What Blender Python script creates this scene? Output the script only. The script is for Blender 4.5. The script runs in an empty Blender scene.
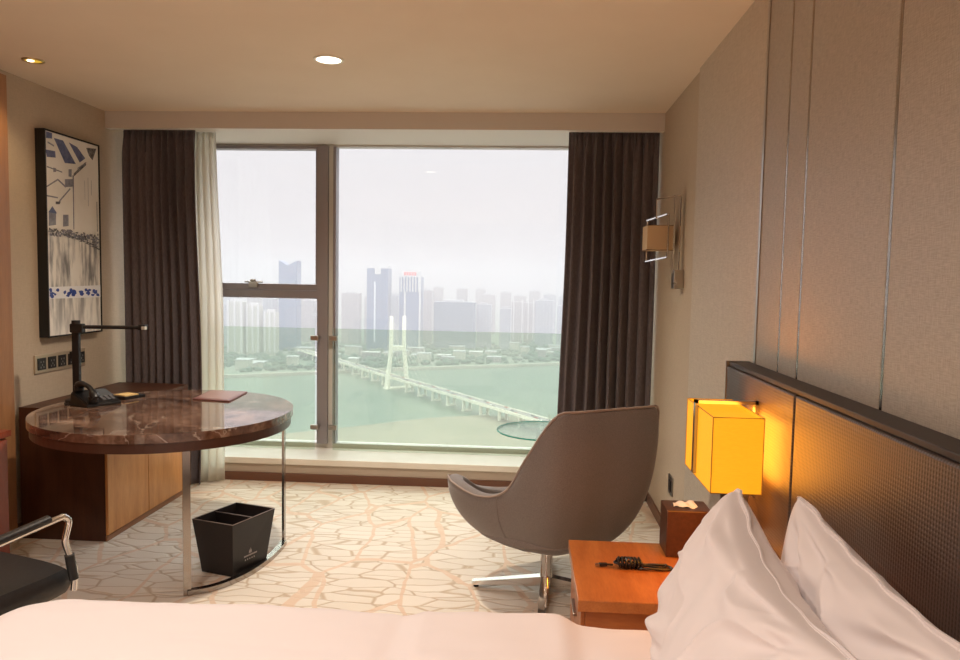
import bpy, bmesh, math, random
from mathutils import Vector, Matrix, noise
random.seed(7)
PI = math.pi
R = math.radians
SC = bpy.context.scene
COL = SC.collection

# ------------------------------------------------------------------ camera
yaw, pitch, roll, F = 0.0633, 0.0691, 0.0182, 737.8
fw = Vector((-math.sin(yaw)*math.cos(pitch), math.cos(yaw)*math.cos(pitch), -math.sin(pitch)))
rt = Vector((math.cos(yaw), math.sin(yaw), 0))
up = rt.cross(fw)
r2 = rt*math.cos(roll) + up*math.sin(roll)
u2 = -rt*math.sin(roll) + up*math.cos(roll)
cd = bpy.data.cameras.new('camera'); cam = bpy.data.objects.new('camera', cd); COL.objects.link(cam)
M = Matrix(((r2.x, u2.x, -fw.x, 0), (r2.y, u2.y, -fw.y, 0), (r2.z, u2.z, -fw.z, 1.5), (0, 0, 0, 1)))
cam.matrix_world = M
cd.sensor_width = 36; cd.lens = 36*F/960; cd.clip_start = 0.05; cd.clip_end = 20000
SC.camera = cam

# ------------------------------------------------------------------ world, sun, lights, exposure
SKY_LOW = (0.66, 0.625, 0.635)      # hazy sky near the horizon
SKY_HIGH = (0.95, 0.96, 1.0)
SKY_STR = 1.0
HAZE_S, HAZE_A = .00033, .00037   # smog: scattering and absorption per metre
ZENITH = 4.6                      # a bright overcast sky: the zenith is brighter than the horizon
w = bpy.data.worlds.new('hazy_sky'); SC.world = w; w.use_nodes = True
nt = w.node_tree; nt.nodes.clear()
o = nt.nodes.new('ShaderNodeOutputWorld'); b = nt.nodes.new('ShaderNodeBackground')
tc = nt.nodes.new('ShaderNodeTexCoord'); sp = nt.nodes.new('ShaderNodeSeparateXYZ')
rp = nt.nodes.new('ShaderNodeValToRGB')
nt.links.new(tc.outputs['Generated'], sp.inputs[0]); nt.links.new(sp.outputs['Z'], rp.inputs[0])
e = rp.color_ramp.elements
e[0].position = 0.0; e[0].color = (*SKY_LOW, 1)
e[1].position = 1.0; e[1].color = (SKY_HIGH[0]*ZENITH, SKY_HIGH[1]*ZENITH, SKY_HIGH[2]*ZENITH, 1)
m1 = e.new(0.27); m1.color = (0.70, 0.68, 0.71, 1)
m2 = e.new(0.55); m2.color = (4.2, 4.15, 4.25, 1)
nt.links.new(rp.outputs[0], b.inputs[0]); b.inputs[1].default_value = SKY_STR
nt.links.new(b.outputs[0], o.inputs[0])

sd = bpy.data.lights.new('sun', 'SUN'); sd.energy = 0.35; sd.angle = R(20); sd.color = (1, .93, .85)
sun = bpy.data.objects.new('sun', sd); COL.objects.link(sun)
sun.rotation_euler = (R(38), 0, R(-25))

def area(name, loc, rot, sx, sy, e, col):
    d = bpy.data.lights.new(name, 'AREA'); d.shape = 'RECTANGLE'; d.size = sx; d.size_y = sy
    d.energy = e; d.color = col
    ob = bpy.data.objects.new(name, d); COL.objects.link(ob); ob.location = loc; ob.rotation_euler = rot
    return ob
# unseen fill spots added to brighten the room, above the bed and behind the camera
def fill_spot(x, y, e_, col=(1, .89, .81), ang=150, size=.09):
    d = bpy.data.lights.new('fill_spot', 'SPOT'); d.energy = e_; d.spot_size = R(ang); d.spot_blend = .7; d.shadow_soft_size = size; d.color = col
    ob = bpy.data.objects.new('fill_spot', d); COL.objects.link(ob); ob.location = (x, y, 2.54)
for x_, y_, e_ in ((-2.0, -.9, 70), (-.5, -.9, 70), (-2.0, -2.3, 60), (-.5, -2.3, 60), (-1.5, .9, 62), (-.55, 1.15, 34)): fill_spot(x_, y_, e_)
# daylight through the window is sampled through a portal
pt = area('window_portal', (-1.0, 5.72, 1.35), (R(-90), 0, 0), 3.6, 2.4, 1, (1, 1, 1))
pt.data.cycles.is_portal = True

vs = SC.view_settings
SC.display_settings.display_device = 'sRGB'
vs.view_transform = 'Standard'; vs.look = 'None'; vs.gamma = 1; vs.exposure = 0.38; vs.use_curve_mapping = False
cy = SC.cycles
cy.use_denoising = True; cy.max_bounces = 10; cy.diffuse_bounces = 6; cy.glossy_bounces = 4
cy.transparent_max_bounces = 24; cy.volume_bounces = 3; cy.caustics_reflective = False; cy.caustics_refractive = False
cy.sample_clamp_indirect = 6

# ------------------------------------------------------------------ helpers
def sharp(bm):
    for e_ in bm.edges:
        if len(e_.link_faces) == 2 and e_.calc_face_angle(0) > .85: e_.smooth = False
class MB:
    """collects shapes; build() links them as one mesh object"""
    def __init__(s): s.bm = bmesh.new(); s.uv = None
    def face(s, vs_, mi=0, smooth=False):
        try:
            f = s.bm.faces.new(vs_); f.material_index = mi; f.smooth = smooth; return f
        except ValueError: return None
    def box(s, x0, x1, y0, y1, z0, z1, mi=0, bev=0.0, mat=None):
        t = bmesh.new(); bmesh.ops.create_cube(t, size=1)
        for v in t.verts:
            v.co = Vector(((x0+x1)/2+v.co.x*(x1-x0), (y0+y1)/2+v.co.y*(y1-y0), (z0+z1)/2+v.co.z*(z1-z0)))
        if bev > 0: bmesh.ops.bevel(t, geom=t.edges[:], offset=bev, segments=2, profile=.5, affect='EDGES')
        s.add(t, mi, mat); return s
    def add(s, t, mi=0, mat=None, smooth=False):
        if mat is not None: bmesh.ops.transform(t, matrix=mat, verts=t.verts)
        mp = {}
        for v in t.verts: mp[v] = s.bm.verts.new(v.co)
        for f in t.faces:
            nf = s.face([mp[v] for v in f.verts], mi)
            if nf: nf.smooth = smooth or f.smooth
        t.free()
    def tube(s, pts, r, seg=12, mi=0, closed=False, sq=1.0, flat=None):
        """swept tube through pts (r number or list); flat=(a,b) sweeps a rectangle a wide (sideways), b thick"""
        pts = [Vector(p) for p in pts]; n = len(pts)
        rr = r if isinstance(r, (list, tuple)) else [r]*n
        rings = []; prev = None
        for i, p in enumerate(pts):
            if closed: tan = (pts[(i+1) % n]-pts[i-1])
            else: tan = (pts[min(i+1, n-1)]-pts[max(i-1, 0)])
            if tan.length < 1e-9: tan = Vector((0, 0, 1))
            tan.normalize()
            if prev is None:
                a = Vector((0, 0, 1)) if abs(tan.z) < .9 else Vector((1, 0, 0))
                nrm = tan.cross(a).normalized()
            else: nrm = (prev - tan*prev.dot(tan)).normalized()
            prev = nrm; bn = tan.cross(nrm)
            if flat:
                a, b_ = flat[0]/2, flat[1]/2
                ring = [s.bm.verts.new(p+nrm*x+bn*y) for x, y in ((a, b_), (-a, b_), (-a, -b_), (a, -b_))]
            else: ring = [s.bm.verts.new(p+(nrm*math.cos(2*PI*k/seg)+bn*math.sin(2*PI*k/seg)*sq)*rr[i]) for k in range(seg)]
            rings.append(ring)
        m = len(rings[0]); sm = not flat
        for i in range(n if closed else n-1):
            A, B = rings[i], rings[(i+1) % n]
            for k in range(m): s.face([A[k], A[(k+1) % m], B[(k+1) % m], B[k]], mi, sm)
        if not closed: s.face(rings[0][::-1], mi); s.face(rings[-1], mi)
        return s
    def lathe(s, prof, c=(0, 0, 0), seg=32, mi=0, axis='z', ring=False):
        rings = []
        for r, z in prof:
            ring = []
            for k in range(seg):
                a = 2*PI*k/seg; p = Vector((r*math.cos(a), r*math.sin(a), z))
                if axis == 'y': p = Vector((p.x, p.z, p.y))
                if axis == 'x': p = Vector((p.z, p.x, p.y))
                ring.append(s.bm.verts.new(p+Vector(c)))
            rings.append(ring)
        for i in range(len(rings)-1):
            for k in range(seg): s.face([rings[i][k], rings[i][(k+1) % seg], rings[i+1][(k+1) % seg], rings[i+1][k]], mi, True)
        if ring:
            for k in range(seg): s.face([rings[-1][k], rings[-1][(k+1) % seg], rings[0][(k+1) % seg], rings[0][k]], mi)
        else: s.face(rings[0][::-1], mi); s.face(rings[-1], mi)
        return s
    def prism(s, poly, z0, z1, mi=0, bev=0):
        t = bmesh.new()
        a = [t.verts.new((x, y, z0)) for x, y in poly]; b_ = [t.verts.new((x, y, z1)) for x, y in poly]
        n = len(poly); t.faces.new(a[::-1]); tf = t.faces.new(b_)
        for k in range(n): t.faces.new([a[k], a[(k+1) % n], b_[(k+1) % n], b_[k]])
        if bev:
            es = [ed for ed in t.edges if abs(ed.verts[0].co.z-ed.verts[1].co.z) < 1e-6]
            bmesh.ops.bevel(t, geom=es, offset=bev, segments=2, profile=.5, affect='EDGES')
        s.add(t, mi); return s
    def grid(s, fn, nu, nv, mi=0, smooth=True, wrap=False):
        V = [[s.bm.verts.new(fn(i/nu, j/nv)) for j in range(nv+1)] for i in range(nu if wrap else nu+1)]
        for i in range(nu):
            for j in range(nv):
                a, c = V[i], V[(i+1) % len(V)]
                s.face([a[j], c[j], c[j+1], a[j+1]], mi, smooth)
        return V
    def build(s, name, mats, parent=None, loc=None):
        bmesh.ops.recalc_face_normals(s.bm, faces=s.bm.faces); sharp(s.bm)
        me = bpy.data.meshes.new(name)
        if parent is not None and parent.location.length > 0:
            for v in s.bm.verts: v.co -= ORG.get(parent.name, Vector())
        elif loc is not None:
            for v in s.bm.verts: v.co -= Vector(loc)
        s.bm.to_mesh(me); s.bm.free()
        ob = bpy.data.objects.new(name, me); COL.objects.link(ob)
        for m in (mats if isinstance(mats, (list, tuple)) else [mats]): me.materials.append(m)
        if parent is not None:
            ob.parent = parent; ORG[ob.name] = ORG.get(parent.name, Vector())
        if loc is not None: ob.location = loc; ORG[ob.name] = Vector(loc)
        return ob
ORG = {}   # world origin of every thing, so that shapes are written in room coordinates
def thing(name, label, cat, loc, group=None):
    o = bpy.data.objects.new(name, None); COL.objects.link(o); o.location = loc; o.empty_display_size = .05
    ORG[o.name] = Vector(loc); return tag(o, label, cat, group)
def tag(o, label, cat, group=None, kind=None):
    o['label'] = label; o['category'] = cat
    if group: o['group'] = group
    if kind: o['kind'] = kind
    return o
def part(mb, name, mat, par):
    """child of par; par's location is its thing's base, shapes are in room coordinates"""
    off = ORG.get(par.name, Vector())
    bmesh.ops.recalc_face_normals(mb.bm, faces=mb.bm.faces); sharp(mb.bm)
    for v in mb.bm.verts: v.co -= off
    me = bpy.data.meshes.new(name); mb.bm.to_mesh(me); mb.bm.free()
    ob = bpy.data.objects.new(name, me); COL.objects.link(ob); ob.parent = par; ORG[ob.name] = off
    for m in (mat if isinstance(mat, (list, tuple)) else [mat]): me.materials.append(m)
    return ob
def struct(mb, name, mat, par=None):
    if par is not None: ob = part(mb, name, mat, par)
    else: ob = mb.build(name, mat)
    ob['kind'] = 'structure'; return ob
def single(mb, name, mat, label, cat, loc, group=None, kind=None):
    return tag(mb.build(name, mat, loc=loc), label, cat, group, kind)
def copy_tree(o, parent=None):
    c = o.copy(); COL.objects.link(c); c.parent = parent
    for ch in list(o.children): copy_tree(ch, c)
    return c
def bevel(ob, w_=.004, seg=2):
    m = ob.modifiers.new('bevel', 'BEVEL'); m.width = w_; m.segments = seg; m.limit_method = 'ANGLE'; return ob
def lerp(a, b_, t): return a+(b_-a)*t
def sstep(a, b_, x):
    t = min(1, max(0, (x-a)/(b_-a))); return t*t*(3-2*t)
def interp(x, P):
    if x <= P[0][0]: return P[0][1]
    for (a, va), (c, vc) in zip(P, P[1:]):
        if x <= c:
            i = P.index((a, va)); pa = P[i-1] if i > 0 else (2*a-c, vc); pc = P[i+2] if i+2 < len(P) else (2*c-a, va)
            ma_ = (vc-pa[1])/(c-pa[0]); mc_ = (pc[1]-va)/(pc[0]-a); h = c-a; t = (x-a)/h
            return (2*t**3-3*t*t+1)*va+(t**3-2*t*t+t)*h*ma_+(-2*t**3+3*t*t)*vc+(t**3-t*t)*h*mc_
    return P[-1][1]
def rotz(c, a): return Matrix.Translation(c) @ Matrix.Rotation(a, 4, 'Z')

# ------------------------------------------------------------------ materials
def mat(name, color=(.5, .5, .5), rough=.5, metal=0, spec=.5, **kw):
    m = bpy.data.materials.new(name); m.use_nodes = True
    p = m.node_tree.nodes['Principled BSDF']
    p.inputs['Base Color'].default_value = (*color, 1); p.inputs['Roughness'].default_value = rough
    p.inputs['Metallic'].default_value = metal; p.inputs['Specular IOR Level'].default_value = spec
    for k, v in kw.items(): p.inputs[k.replace('_', ' ')].default_value = v
    return m
class N:
    """short node writing"""
    def __init__(s, m): s.t = m.node_tree; s.p = s.t.nodes.get('Principled BSDF')
    def n(s, typ, ins=None, **pr):
        k = s.t.nodes.new('ShaderNode'+typ)
        for a, v in pr.items(): setattr(k, a, v)
        for a, v in (ins or {}).items():
            if isinstance(v, bpy.types.NodeSocket): s.t.links.new(v, k.inputs[a])
            else: k.inputs[a].default_value = v
        return k
    def coord(s, scale=(1, 1, 1), rot=(0, 0, 0), src='Object'):
        tc = s.n('TexCoord'); return s.n('Mapping', {'Vector': tc.outputs[src], 'Scale': scale, 'Rotation': rot}).outputs[0]
    def ramp(s, fac, stops, interp_='LINEAR'):
        k = s.n('ValToRGB', {'Fac': fac}); r = k.color_ramp; r.interpolation = interp_
        while len(r.elements) < len(stops): r.elements.new(.5)
        for el, (p_, c) in zip(r.elements, stops): el.position = p_; el.color = (*c, 1) if len(c) == 3 else c
        return k.outputs[0]
    def mix(s, f, a, b_, mode='MIX'):
        k = s.n('Mix', data_type='RGBA', blend_type=mode)
        for i, v in ((0, f), (6, a), (7, b_)):
            if isinstance(v, bpy.types.NodeSocket): s.t.links.new(v, k.inputs[i])
            else: k.inputs[i].default_value = v if i == 0 else (*v, 1)
        return k.outputs[2]
    def math(s, op, a, b_=0.0):
        return s.n('Math', {0: a, 1: b_}, operation=op).outputs[0]
    def bump(s, h, strength=.3, dist=.01):
        k = s.n('Bump', {'Height': h, 'Strength': strength, 'Distance': dist}); s.t.links.new(k.outputs[0], s.p.inputs['Normal']); return k
    def col(s, c): s.t.links.new(c, s.p.inputs['Base Color'])
    def rough(s, c): s.t.links.new(c, s.p.inputs['Roughness'])

def noise_col(m, scale, c1, c2, stretch=(1, 1, 1), bump=0, bdist=.002, detail=4):
    k = N(m); v = k.coord(stretch); nz = k.n('TexNoise', {'Vector': v, 'Scale': scale, 'Detail': detail})
    k.col(k.ramp(nz.outputs[0], [(.3, c1), (.7, c2)]))
    if bump: k.bump(nz.outputs[0], bump, bdist)
    return m
def weave(name, c1, c2, scale, rough=.75, bump=.25, spec=.3, sheen=0):
    """woven wallpaper or cloth: crossed threads"""
    m = mat(name, c1, rough, spec=spec); k = N(m); v = k.coord()
    a = k.n('TexNoise', {'Vector': k.coord((1, 14, 1.2)), 'Scale': scale, 'Detail': 3}).outputs[0]
    b_ = k.n('TexNoise', {'Vector': k.coord((1, 1.2, 14)), 'Scale': scale, 'Detail': 3}).outputs[0]
    s_ = k.math('MULTIPLY', k.math('ADD', a, b_), .5)
    k.col(k.ramp(s_, [(.38, c1), (.62, c2)])); k.bump(s_, bump, .002)
    return m
def wood(name, c1, c2, axis=(1, 8, 8), scale=3, rough=.35, spec=.5, coat=0):
    m = mat(name, c1, rough, spec=spec, Coat_Weight=coat, Coat_Roughness=.15); k = N(m)
    v = k.coord(axis)
    n1 = k.n('TexNoise', {'Vector': v, 'Scale': scale, 'Detail': 6, 'Distortion': .6}).outputs[0]
    n2 = k.n('TexNoise', {'Vector': v, 'Scale': scale*9, 'Detail': 3}).outputs[0]
    f = k.math('ADD', k.math('MULTIPLY', n1, .7), k.math('MULTIPLY', n2, .3))
    k.col(k.ramp(f, [(.36, c1), (.64, c2)])); k.bump(n2, .05, .001)
    return m

m_ceil = noise_col(mat('ceiling_paint', (.82, .70, .54), .9), 3, (.82, .69, .53), (.85, .72, .56))
m_soffit = mat('soffit_paint', (.66, .61, .56), .85)
m_wall = weave('wallpaper_plain', (.50, .405, .30), (.57, .465, .35), 26)
m_wall2 = weave('wallpaper_woven', (.48, .40, .31), (.60, .515, .415), 22, rough=.5, bump=.35, spec=.6)
m_panel = weave('upholstered_wall_panel', (.32, .275, .22), (.45, .39, .32), 30, rough=.45, bump=.4, spec=.55)
m_header = mat('white_paint', (.82, .78, .68), .6)
m_sill = noise_col(mat('pale_stone_sill', (.8, .76, .66), .18), 6, (.80, .75, .66), (.86, .82, .74))
m_plinth = mat('beige_skirting', (.50, .42, .34), .5)
m_base = mat('dark_wood_skirting', (.16, .07, .04), .4)
m_winframe = mat('window_frame_metal', (.30, .275, .29), .4, metal=.2)
m_winlight = mat('window_frame_pale', (.62, .60, .56), .4)
m_chrome = mat('chrome', (.78, .76, .74), .10, metal=1)
m_steel = mat('brushed_steel', (.45, .41, .37), .28, metal=1)
m_bronze = mat('dark_bronze_strip', (.30, .25, .21), .22, metal=1)
m_black = mat('black_plastic', (.012, .012, .013), .35)
m_blackm = mat('matt_black_metal', (.010, .010, .011), .5)
m_wtrim = wood('panel_wood', (.30, .14, .06), (.40, .20, .09), (8, 8, 1), 2)

def glass_mat(name, tint=(.96, .98, .97), refl=.06, rough=0):
    m = bpy.data.materials.new(name); m.use_nodes = True; t = m.node_tree; t.nodes.clear(); k = N(m)
    out = k.n('OutputMaterial'); tr = k.n('BsdfTransparent', {'Color': (*tint, 1)}); gl = k.n('BsdfGlossy', {'Color': (1, 1, 1, 1), 'Roughness': rough})
    lw = k.n('LayerWeight', {'Blend': .12}); f = k.math('ADD', k.math('MULTIPLY', lw.outputs['Fresnel'], .6), refl*.3)
    mx = k.n('MixShader', {0: f, 1: tr.outputs[0], 2: gl.outputs[0]}); t.links.new(mx.outputs[0], out.inputs[0]); return m
m_glass = glass_mat('window_glass', (.985, .99, .985))
m_guard = glass_mat('green_tinted_guard_glass', (.87, .92, .86))
m_tglass = glass_mat('table_glass', (.965, 1, .99), .2)
m_tedge = mat('glass_edge_green', (.05, .40, .32), .1, Transmission_Weight=.3)

def carpet_mat():
    m = mat('sculpted_cream_carpet', (.6, .5, .4), .95, spec=.1, Sheen_Weight=.2); k = N(m)
    base = k.coord((1, 1, 1))
    wob = k.n('TexNoise', {'Vector': base, 'Scale': 3.5, 'Detail': 2})
    off = k.n('VectorMath', {0: wob.outputs['Color'], 1: (-.5, -.5, -.5)}, operation='ADD').outputs[0]
    offs = k.n('VectorMath', {0: off, 'Scale': .10}, operation='SCALE').outputs[0]
    v = k.n('VectorMath', {0: base, 1: offs}, operation='ADD').outputs[0]
    v1 = k.n('Mapping', {'Vector': v, 'Scale': (4.4, 13.0, 1), 'Rotation': (0, 0, .12)}).outputs[0]
    e1 = k.n('TexVoronoi', {'Vector': v1, 'Scale': 1, 'Randomness': .75}, feature='DISTANCE_TO_EDGE').outputs['Distance']
    v2 = k.n('Mapping', {'Vector': v, 'Scale': (3.4, 1.7, 1), 'Rotation': (0, 0, -.35)}).outputs[0]
    e2 = k.n('TexVoronoi', {'Vector': v2, 'Scale': 1, 'Randomness': 1.0}, feature='DISTANCE_TO_EDGE').outputs['Distance']
    cells = k.n('TexVoronoi', {'Vector': v1, 'Scale': 1, 'Randomness': .75}, feature='F1').outputs['Color']
    fine = k.n('TexNoise', {'Vector': base, 'Scale': 160, 'Detail': 2}).outputs[0]
    bw = k.n('RGBToBW', {0: cells}).outputs[0]
    cream = k.mix(bw, (.78, .71, .60), (.86, .80, .70))
    groove = k.ramp(e1, [(.0, (.70, .60, .50)), (.02, (.76, .67, .57)), (.045, (1, 1, 1))])
    c = k.mix(1.0, cream, groove, 'MULTIPLY')
    band = k.ramp(e2, [(.024, (1, 1, 1)), (.036, (0, 0, 0))])
    c = k.mix(k.n('RGBToBW', {0: band}).outputs[0], c, (.78, .60, .45))
    c = k.mix(k.math('MULTIPLY', fine, .2), c, (.60, .50, .40))
    k.col(c)
    h = k.math('ADD', k.math('MULTIPLY', k.ramp(e1, [(0, (0, 0, 0)), (.09, (1, 1, 1))]), 1.0), k.math('MULTIPLY', fine, .3))
    k.bump(h, .55, .008)
    return m
m_carpet = carpet_mat()

# ------------------------------------------------------------------ room shell
XR, XL, YB, YF, H = .855, -2.86, -3.2, 5.75, 2.579
PL = .835     # face of the fabric panels on the right wall
struct(MB().box(XL-.2, XR+.2, YB-.2, YF, -.12, 0), 'floor', m_carpet)
struct(MB().box(XL-.2, XR+.2, YB-.2, YF, H, H+.12), 'ceiling', m_ceil)
wr = struct(MB().box(XR, XR+.15, YB, YF, 0, H), 'wall_right', m_wall)
struct(MB().box(XL-.15, XL, YB, YF, 0, H), 'wall_left', m_wall)
struct(MB().box(XL-.15, XR+.15, YB-.15, YB, 0, H), 'wall_back', m_wall)
# woven wallpaper field and upholstered panels between bronze strips
struct(MB().box(.842, XR, 2.76, 3.862, 0, H), 'trim_1', m_wall2)
strips = [2.743, 2.501, 2.327, 1.781, 1.20, .60, 0, -.6]
for i, (a, c) in enumerate(zip(strips, strips[1:])):
    struct(MB().box(PL, XR, c+.007, a-.007, 0, H, bev=.003), 'trim_%d' % (10+i), m_panel)
for i, y in enumerate(strips):
    g = .011 if i == 0 else .006
    struct(MB().box(PL-.004 if i == 0 else PL+.001, XR, y-g, y+g, 0, H), 'trim_%d' % (20+i), m_bronze if i else m_steel)
# soffit over the curtains, head of the window
struct(MB().box(XL, XR, 4.87, 4.93, 2.468, H).box(XL, XR, 4.93, YF, 2.492, H), 'trim_2', [m_soffit, m_header]).data.polygons
for p_ in bpy.data.objects['trim_2'].data.polygons:
    if p_.normal.z < -.5: p_.material_index = 1
# stone sill on its plinth
struct(MB().box(XL, XR, 5.19, YF, .125, .17, bev=.004), 'trim_3', m_sill)
struct(MB().box(XL, XR, 5.205, YF, 0, .125), 'trim_4', m_plinth)
struct(MB().box(XL, XR, 5.19, 5.205, 0, .06), 'baseboard_front', m_base)
struct(MB().box(XR-.015, XR, 3.862, 5.19, 0, .07, bev=.003), 'baseboard_right', m_base)
struct(MB().box(XL, XL+.015, 3.86, 5.19, 0, .07, bev=.003), 'baseboard_left', m_base)
struct(MB().box(XL, XL+.05, .2, 3.86, 0, 2.54), 'trim_5', m_wtrim)
# window
WY = 5.62
fr = MB()
fr.box(XL, XR, WY-.04, WY+.04, .17, .205)
fr.box(XL, XR, WY-.04, WY+.04, 2.478, 2.492)
fr.box(XL, XL+.05, WY-.04, WY+.04, .205, 2.478); fr.box(XR-.05, XR, WY-.04, WY+.04, .205, 2.478)
win = struct(fr, 'window_1', m_winlight)
g = MB(); g.box(-1.604, -1.522, WY-.07, WY+.04, .205, 2.478); struct(g, 'mullion', m_winframe, win)
g = MB(); g.box(-1.521, -1.488, WY-.05, WY+.04, .205, 2.478, bev=.004); struct(g, 'mullion', m_winlight, win)
g = MB(); g.box(-1.487, -1.466, WY-.05, WY+.04, .205, 2.478); struct(g, 'mullion', m_winframe, win)
g = MB(); g.box(XL+.05, -1.604, WY-.06, WY+.04, 1.325, 1.385, bev=.004).box(XL+.05, -1.604, WY-.05, WY+.04, 1.387, 1.435, bev=.004); struct(g, 'transom', m_winframe, win)
g = MB(); g.box(XL+.05, -1.604, WY-.055, WY+.03, 2.456, 2.478); g.box(-1.622, -1.604, WY-.05, WY+.03, 1.435, 2.456); struct(g, 'opening_sash', m_winframe, win)
g = MB(); g.box(-2.135, -2.065, WY-.085, WY-.05, 1.405, 1.45, bev=.006); g.box(-2.17, -2.03, WY-.075, WY-.055, 1.44, 1.453, bev=.003); g.box(-2.12, -2.08, WY-.09, WY-.06, 1.45, 1.468, bev=.004)
struct(g, 'handle', m_steel, win)
for a in ((XL+.05, -1.604, .205, 1.325), (XL+.05, -1.622, 1.435, 2.456), (-1.466, XR-.05, .205, 2.478)):
    g = MB(); g.box(a[0], a[1], WY, WY+.006, a[2], a[3]); struct(g, 'pane', m_glass, win)
# glass guard in front of the lower window, clipped to the mullion
for x0, x1, lab in ((XL+.08, -1.606, 'clear glass safety guard left of the window mullion, above the sill'), (-1.464, XR-.08, 'wide clear glass safety guard right of the window mullion')):
    t = thing('glass_guard', lab, 'glass guard', ((x0+x1)/2, 5.50, .171), 'glass guards in front of the window')
    part(MB().box(x0, x1, 5.495, 5.507, .171, 1.105), 'glass_panel', m_guard, t)
    for z in (.345, 1.03):
        xa, xb = (x1-.03, x1+.03) if x0 < -2 else (x0-.03, x0+.03)
        part(MB().box(xa, xb, 5.485, 5.52, z-.018, z+.018, bev=.003).box((xb-.02) if x0 < -2 else xa, xb if x0 < -2 else xa+.02, 5.515, 5.548, z-.012, z+.012), 'clip', m_steel, t)

# ------------------------------------------------------------------ curtains
def curtain(name, label, cat, x0, x1, y, z0, z1, m, nf, amp, seed, xs=None, group=None):
    rnd = random.Random(seed); ph = [rnd.uniform(0, 6) for _ in range(6)]
    edge = xs or (lambda v: (x0, x1))
    n = int(nf*12)
    def fn(u, v):
        a, b_ = edge(v)
        z = lerp(z0, z1, v)
        x = lerp(a, b_, u + .012*math.sin(5*u+ph[0]+v))
        top = 1-.55*sstep(.93, 1, v)
        f = math.sin(2*PI*nf*u+ph[1]+.8*math.sin(4*u+ph[2]) + .5*(1-v)*math.sin(9*u+ph[3]))
        yy = y + amp*top*f*(.75+.35*math.sin(7*u+ph[4])) + .012*(1-v)*math.sin(3*v+8*u)
        if v > .955: yy += .008*math.sin(2*PI*nf*2.5*u)
        x += .012*top*math.cos(2*PI*nf*u*1+ph[5])
        return Vector((x, yy, z))
    g = MB(); g.grid(fn, n, 46)
    ob = g.build(name, m, loc=((x0+x1)/2, y, z0)); tag(ob, label, cat, group)
    md = ob.modifiers.new('thick', 'SOLIDIFY'); md.thickness = .004; return ob
m_curt = mat('taupe_curtain', (.125, .092, .085), .85, spec=.2, Sheen_Weight=.15)
k = N(m_curt); v_ = k.coord((200, 200, 40)); nz = k.n('TexNoise', {'Vector': v_, 'Scale': 1, 'Detail': 2}).outputs[0]
k.col(k.ramp(nz, [(.3, (.105, .088, .095)), (.7, (.150, .126, .135))])); k.bump(nz, .15, .001)
curtain('curtain', 'dark taupe blackout curtain hanging at the left of the window, behind the desk', 'curtain', -2.82, -2.29, 5.0, .012, 2.488, m_curt, 9, .030, 1,
        xs=lambda v: (-2.80, -2.272+.02*math.sin(v*5)), group='blackout curtains')
curtain('curtain', 'dark taupe blackout curtain hanging at the right of the window, behind the armchair', 'curtain', .245, .80, 5.0, .012, 2.488, m_curt, 9, .034, 2,
        xs=lambda v: (.250-.03*sstep(.2, 1, 1-v)*1.0, .852), group='blackout curtains')
m_sheer = bpy.data.materials.new('sheer_voile'); m_sheer.use_nodes = True; t_ = m_sheer.node_tree; t_.nodes.clear(); k = N(m_sheer)
out = k.n('OutputMaterial'); df = k.n('BsdfDiffuse', {'Color': (.88, .86, .80, 1)}); tl = k.n('BsdfTranslucent', {'Color': (.92, .90, .84, 1)}); tr = k.n('BsdfTransparent')
mx = k.n('MixShader', {0: .72, 1: df.outputs[0], 2: tl.outputs[0]}); mx2 = k.n('MixShader', {0: .12, 1: mx.outputs[0], 2: tr.outputs[0]})
t_.links.new(mx2.outputs[0], out.inputs[0])
curtain('sheer_curtain', 'narrow white sheer curtain beside the left blackout curtain', 'curtain', -2.36, -2.10, 5.11, .012, 2.488, m_sheer, 6, .022, 3,
        xs=lambda v: (-2.46, -2.165-.045*sstep(.45, 1, v)))

# ------------------------------------------------------------------ framed art on the left wall
m_print = bpy.data.materials.new('ink_print_paper'); m_print.use_nodes = True; k = N(m_print)
k.p.inputs['Roughness'].default_value = .35
v_ = k.coord((1, 1, 1)); sx = k.n('SeparateXYZ', {0: v_})
wash = k.n('TexNoise', {'Vector': k.coord((1, 9, 1.6)), 'Scale': 2.3, 'Detail': 4, 'Roughness': .6}).outputs[0]
low = k.n('MapRange', {0: sx.outputs['Z'], 1: .66, 2: .56, 3: 0.0, 4: 1.0}).outputs[0]       # ink washes stand below the houses
low2 = k.n('MapRange', {0: sx.outputs['Z'], 1: 0.0, 2: .35, 3: .45, 4: 1.0}).outputs[0]
ink = k.math('MULTIPLY', k.math('MULTIPLY', k.n('MapRange', {0: wash, 1: .44, 2: .64, 3: 0.0, 4: .85}).outputs[0], low), low2)
paper = k.ramp(k.n('TexNoise', {'Vector': v_, 'Scale': 5, 'Detail': 3}).outputs[0], [(.3, (.84, .80, .73)), (.7, (.93, .90, .84))])
k.col(k.mix(ink, paper, (.12, .12, .13)))
def inkmat(name, c1, c2, sc=30):
    return noise_col(mat(name, c1, .4), sc, c1, c2, (1, 1, 1))
m_navy = inkmat('ink_roof_navy', (.07, .09, .20), (.18, .20, .34)); m_grey = inkmat('ink_grey', (.18, .18, .22), (.36, .36, .40)); m_cob = inkmat('ink_cobalt', (.02, .05, .26), (.05, .10, .38))
m_wht = mat('ink_white', (.88, .88, .90), .4); m_inkd = inkmat('ink_dark', (.03, .03, .04), (.30, .29, .28), 60)
AX, AY0, AY1, AZ0, AZ1 = -2.80, 4.152, 4.70, 1.108, 2.322
art = thing('framed_picture', 'tall ink painting of rooftops with a blue floral band in a black frame', 'picture', (XL, (AY0+AY1)/2, AZ0))
g = MB(); b_ = .009
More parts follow.
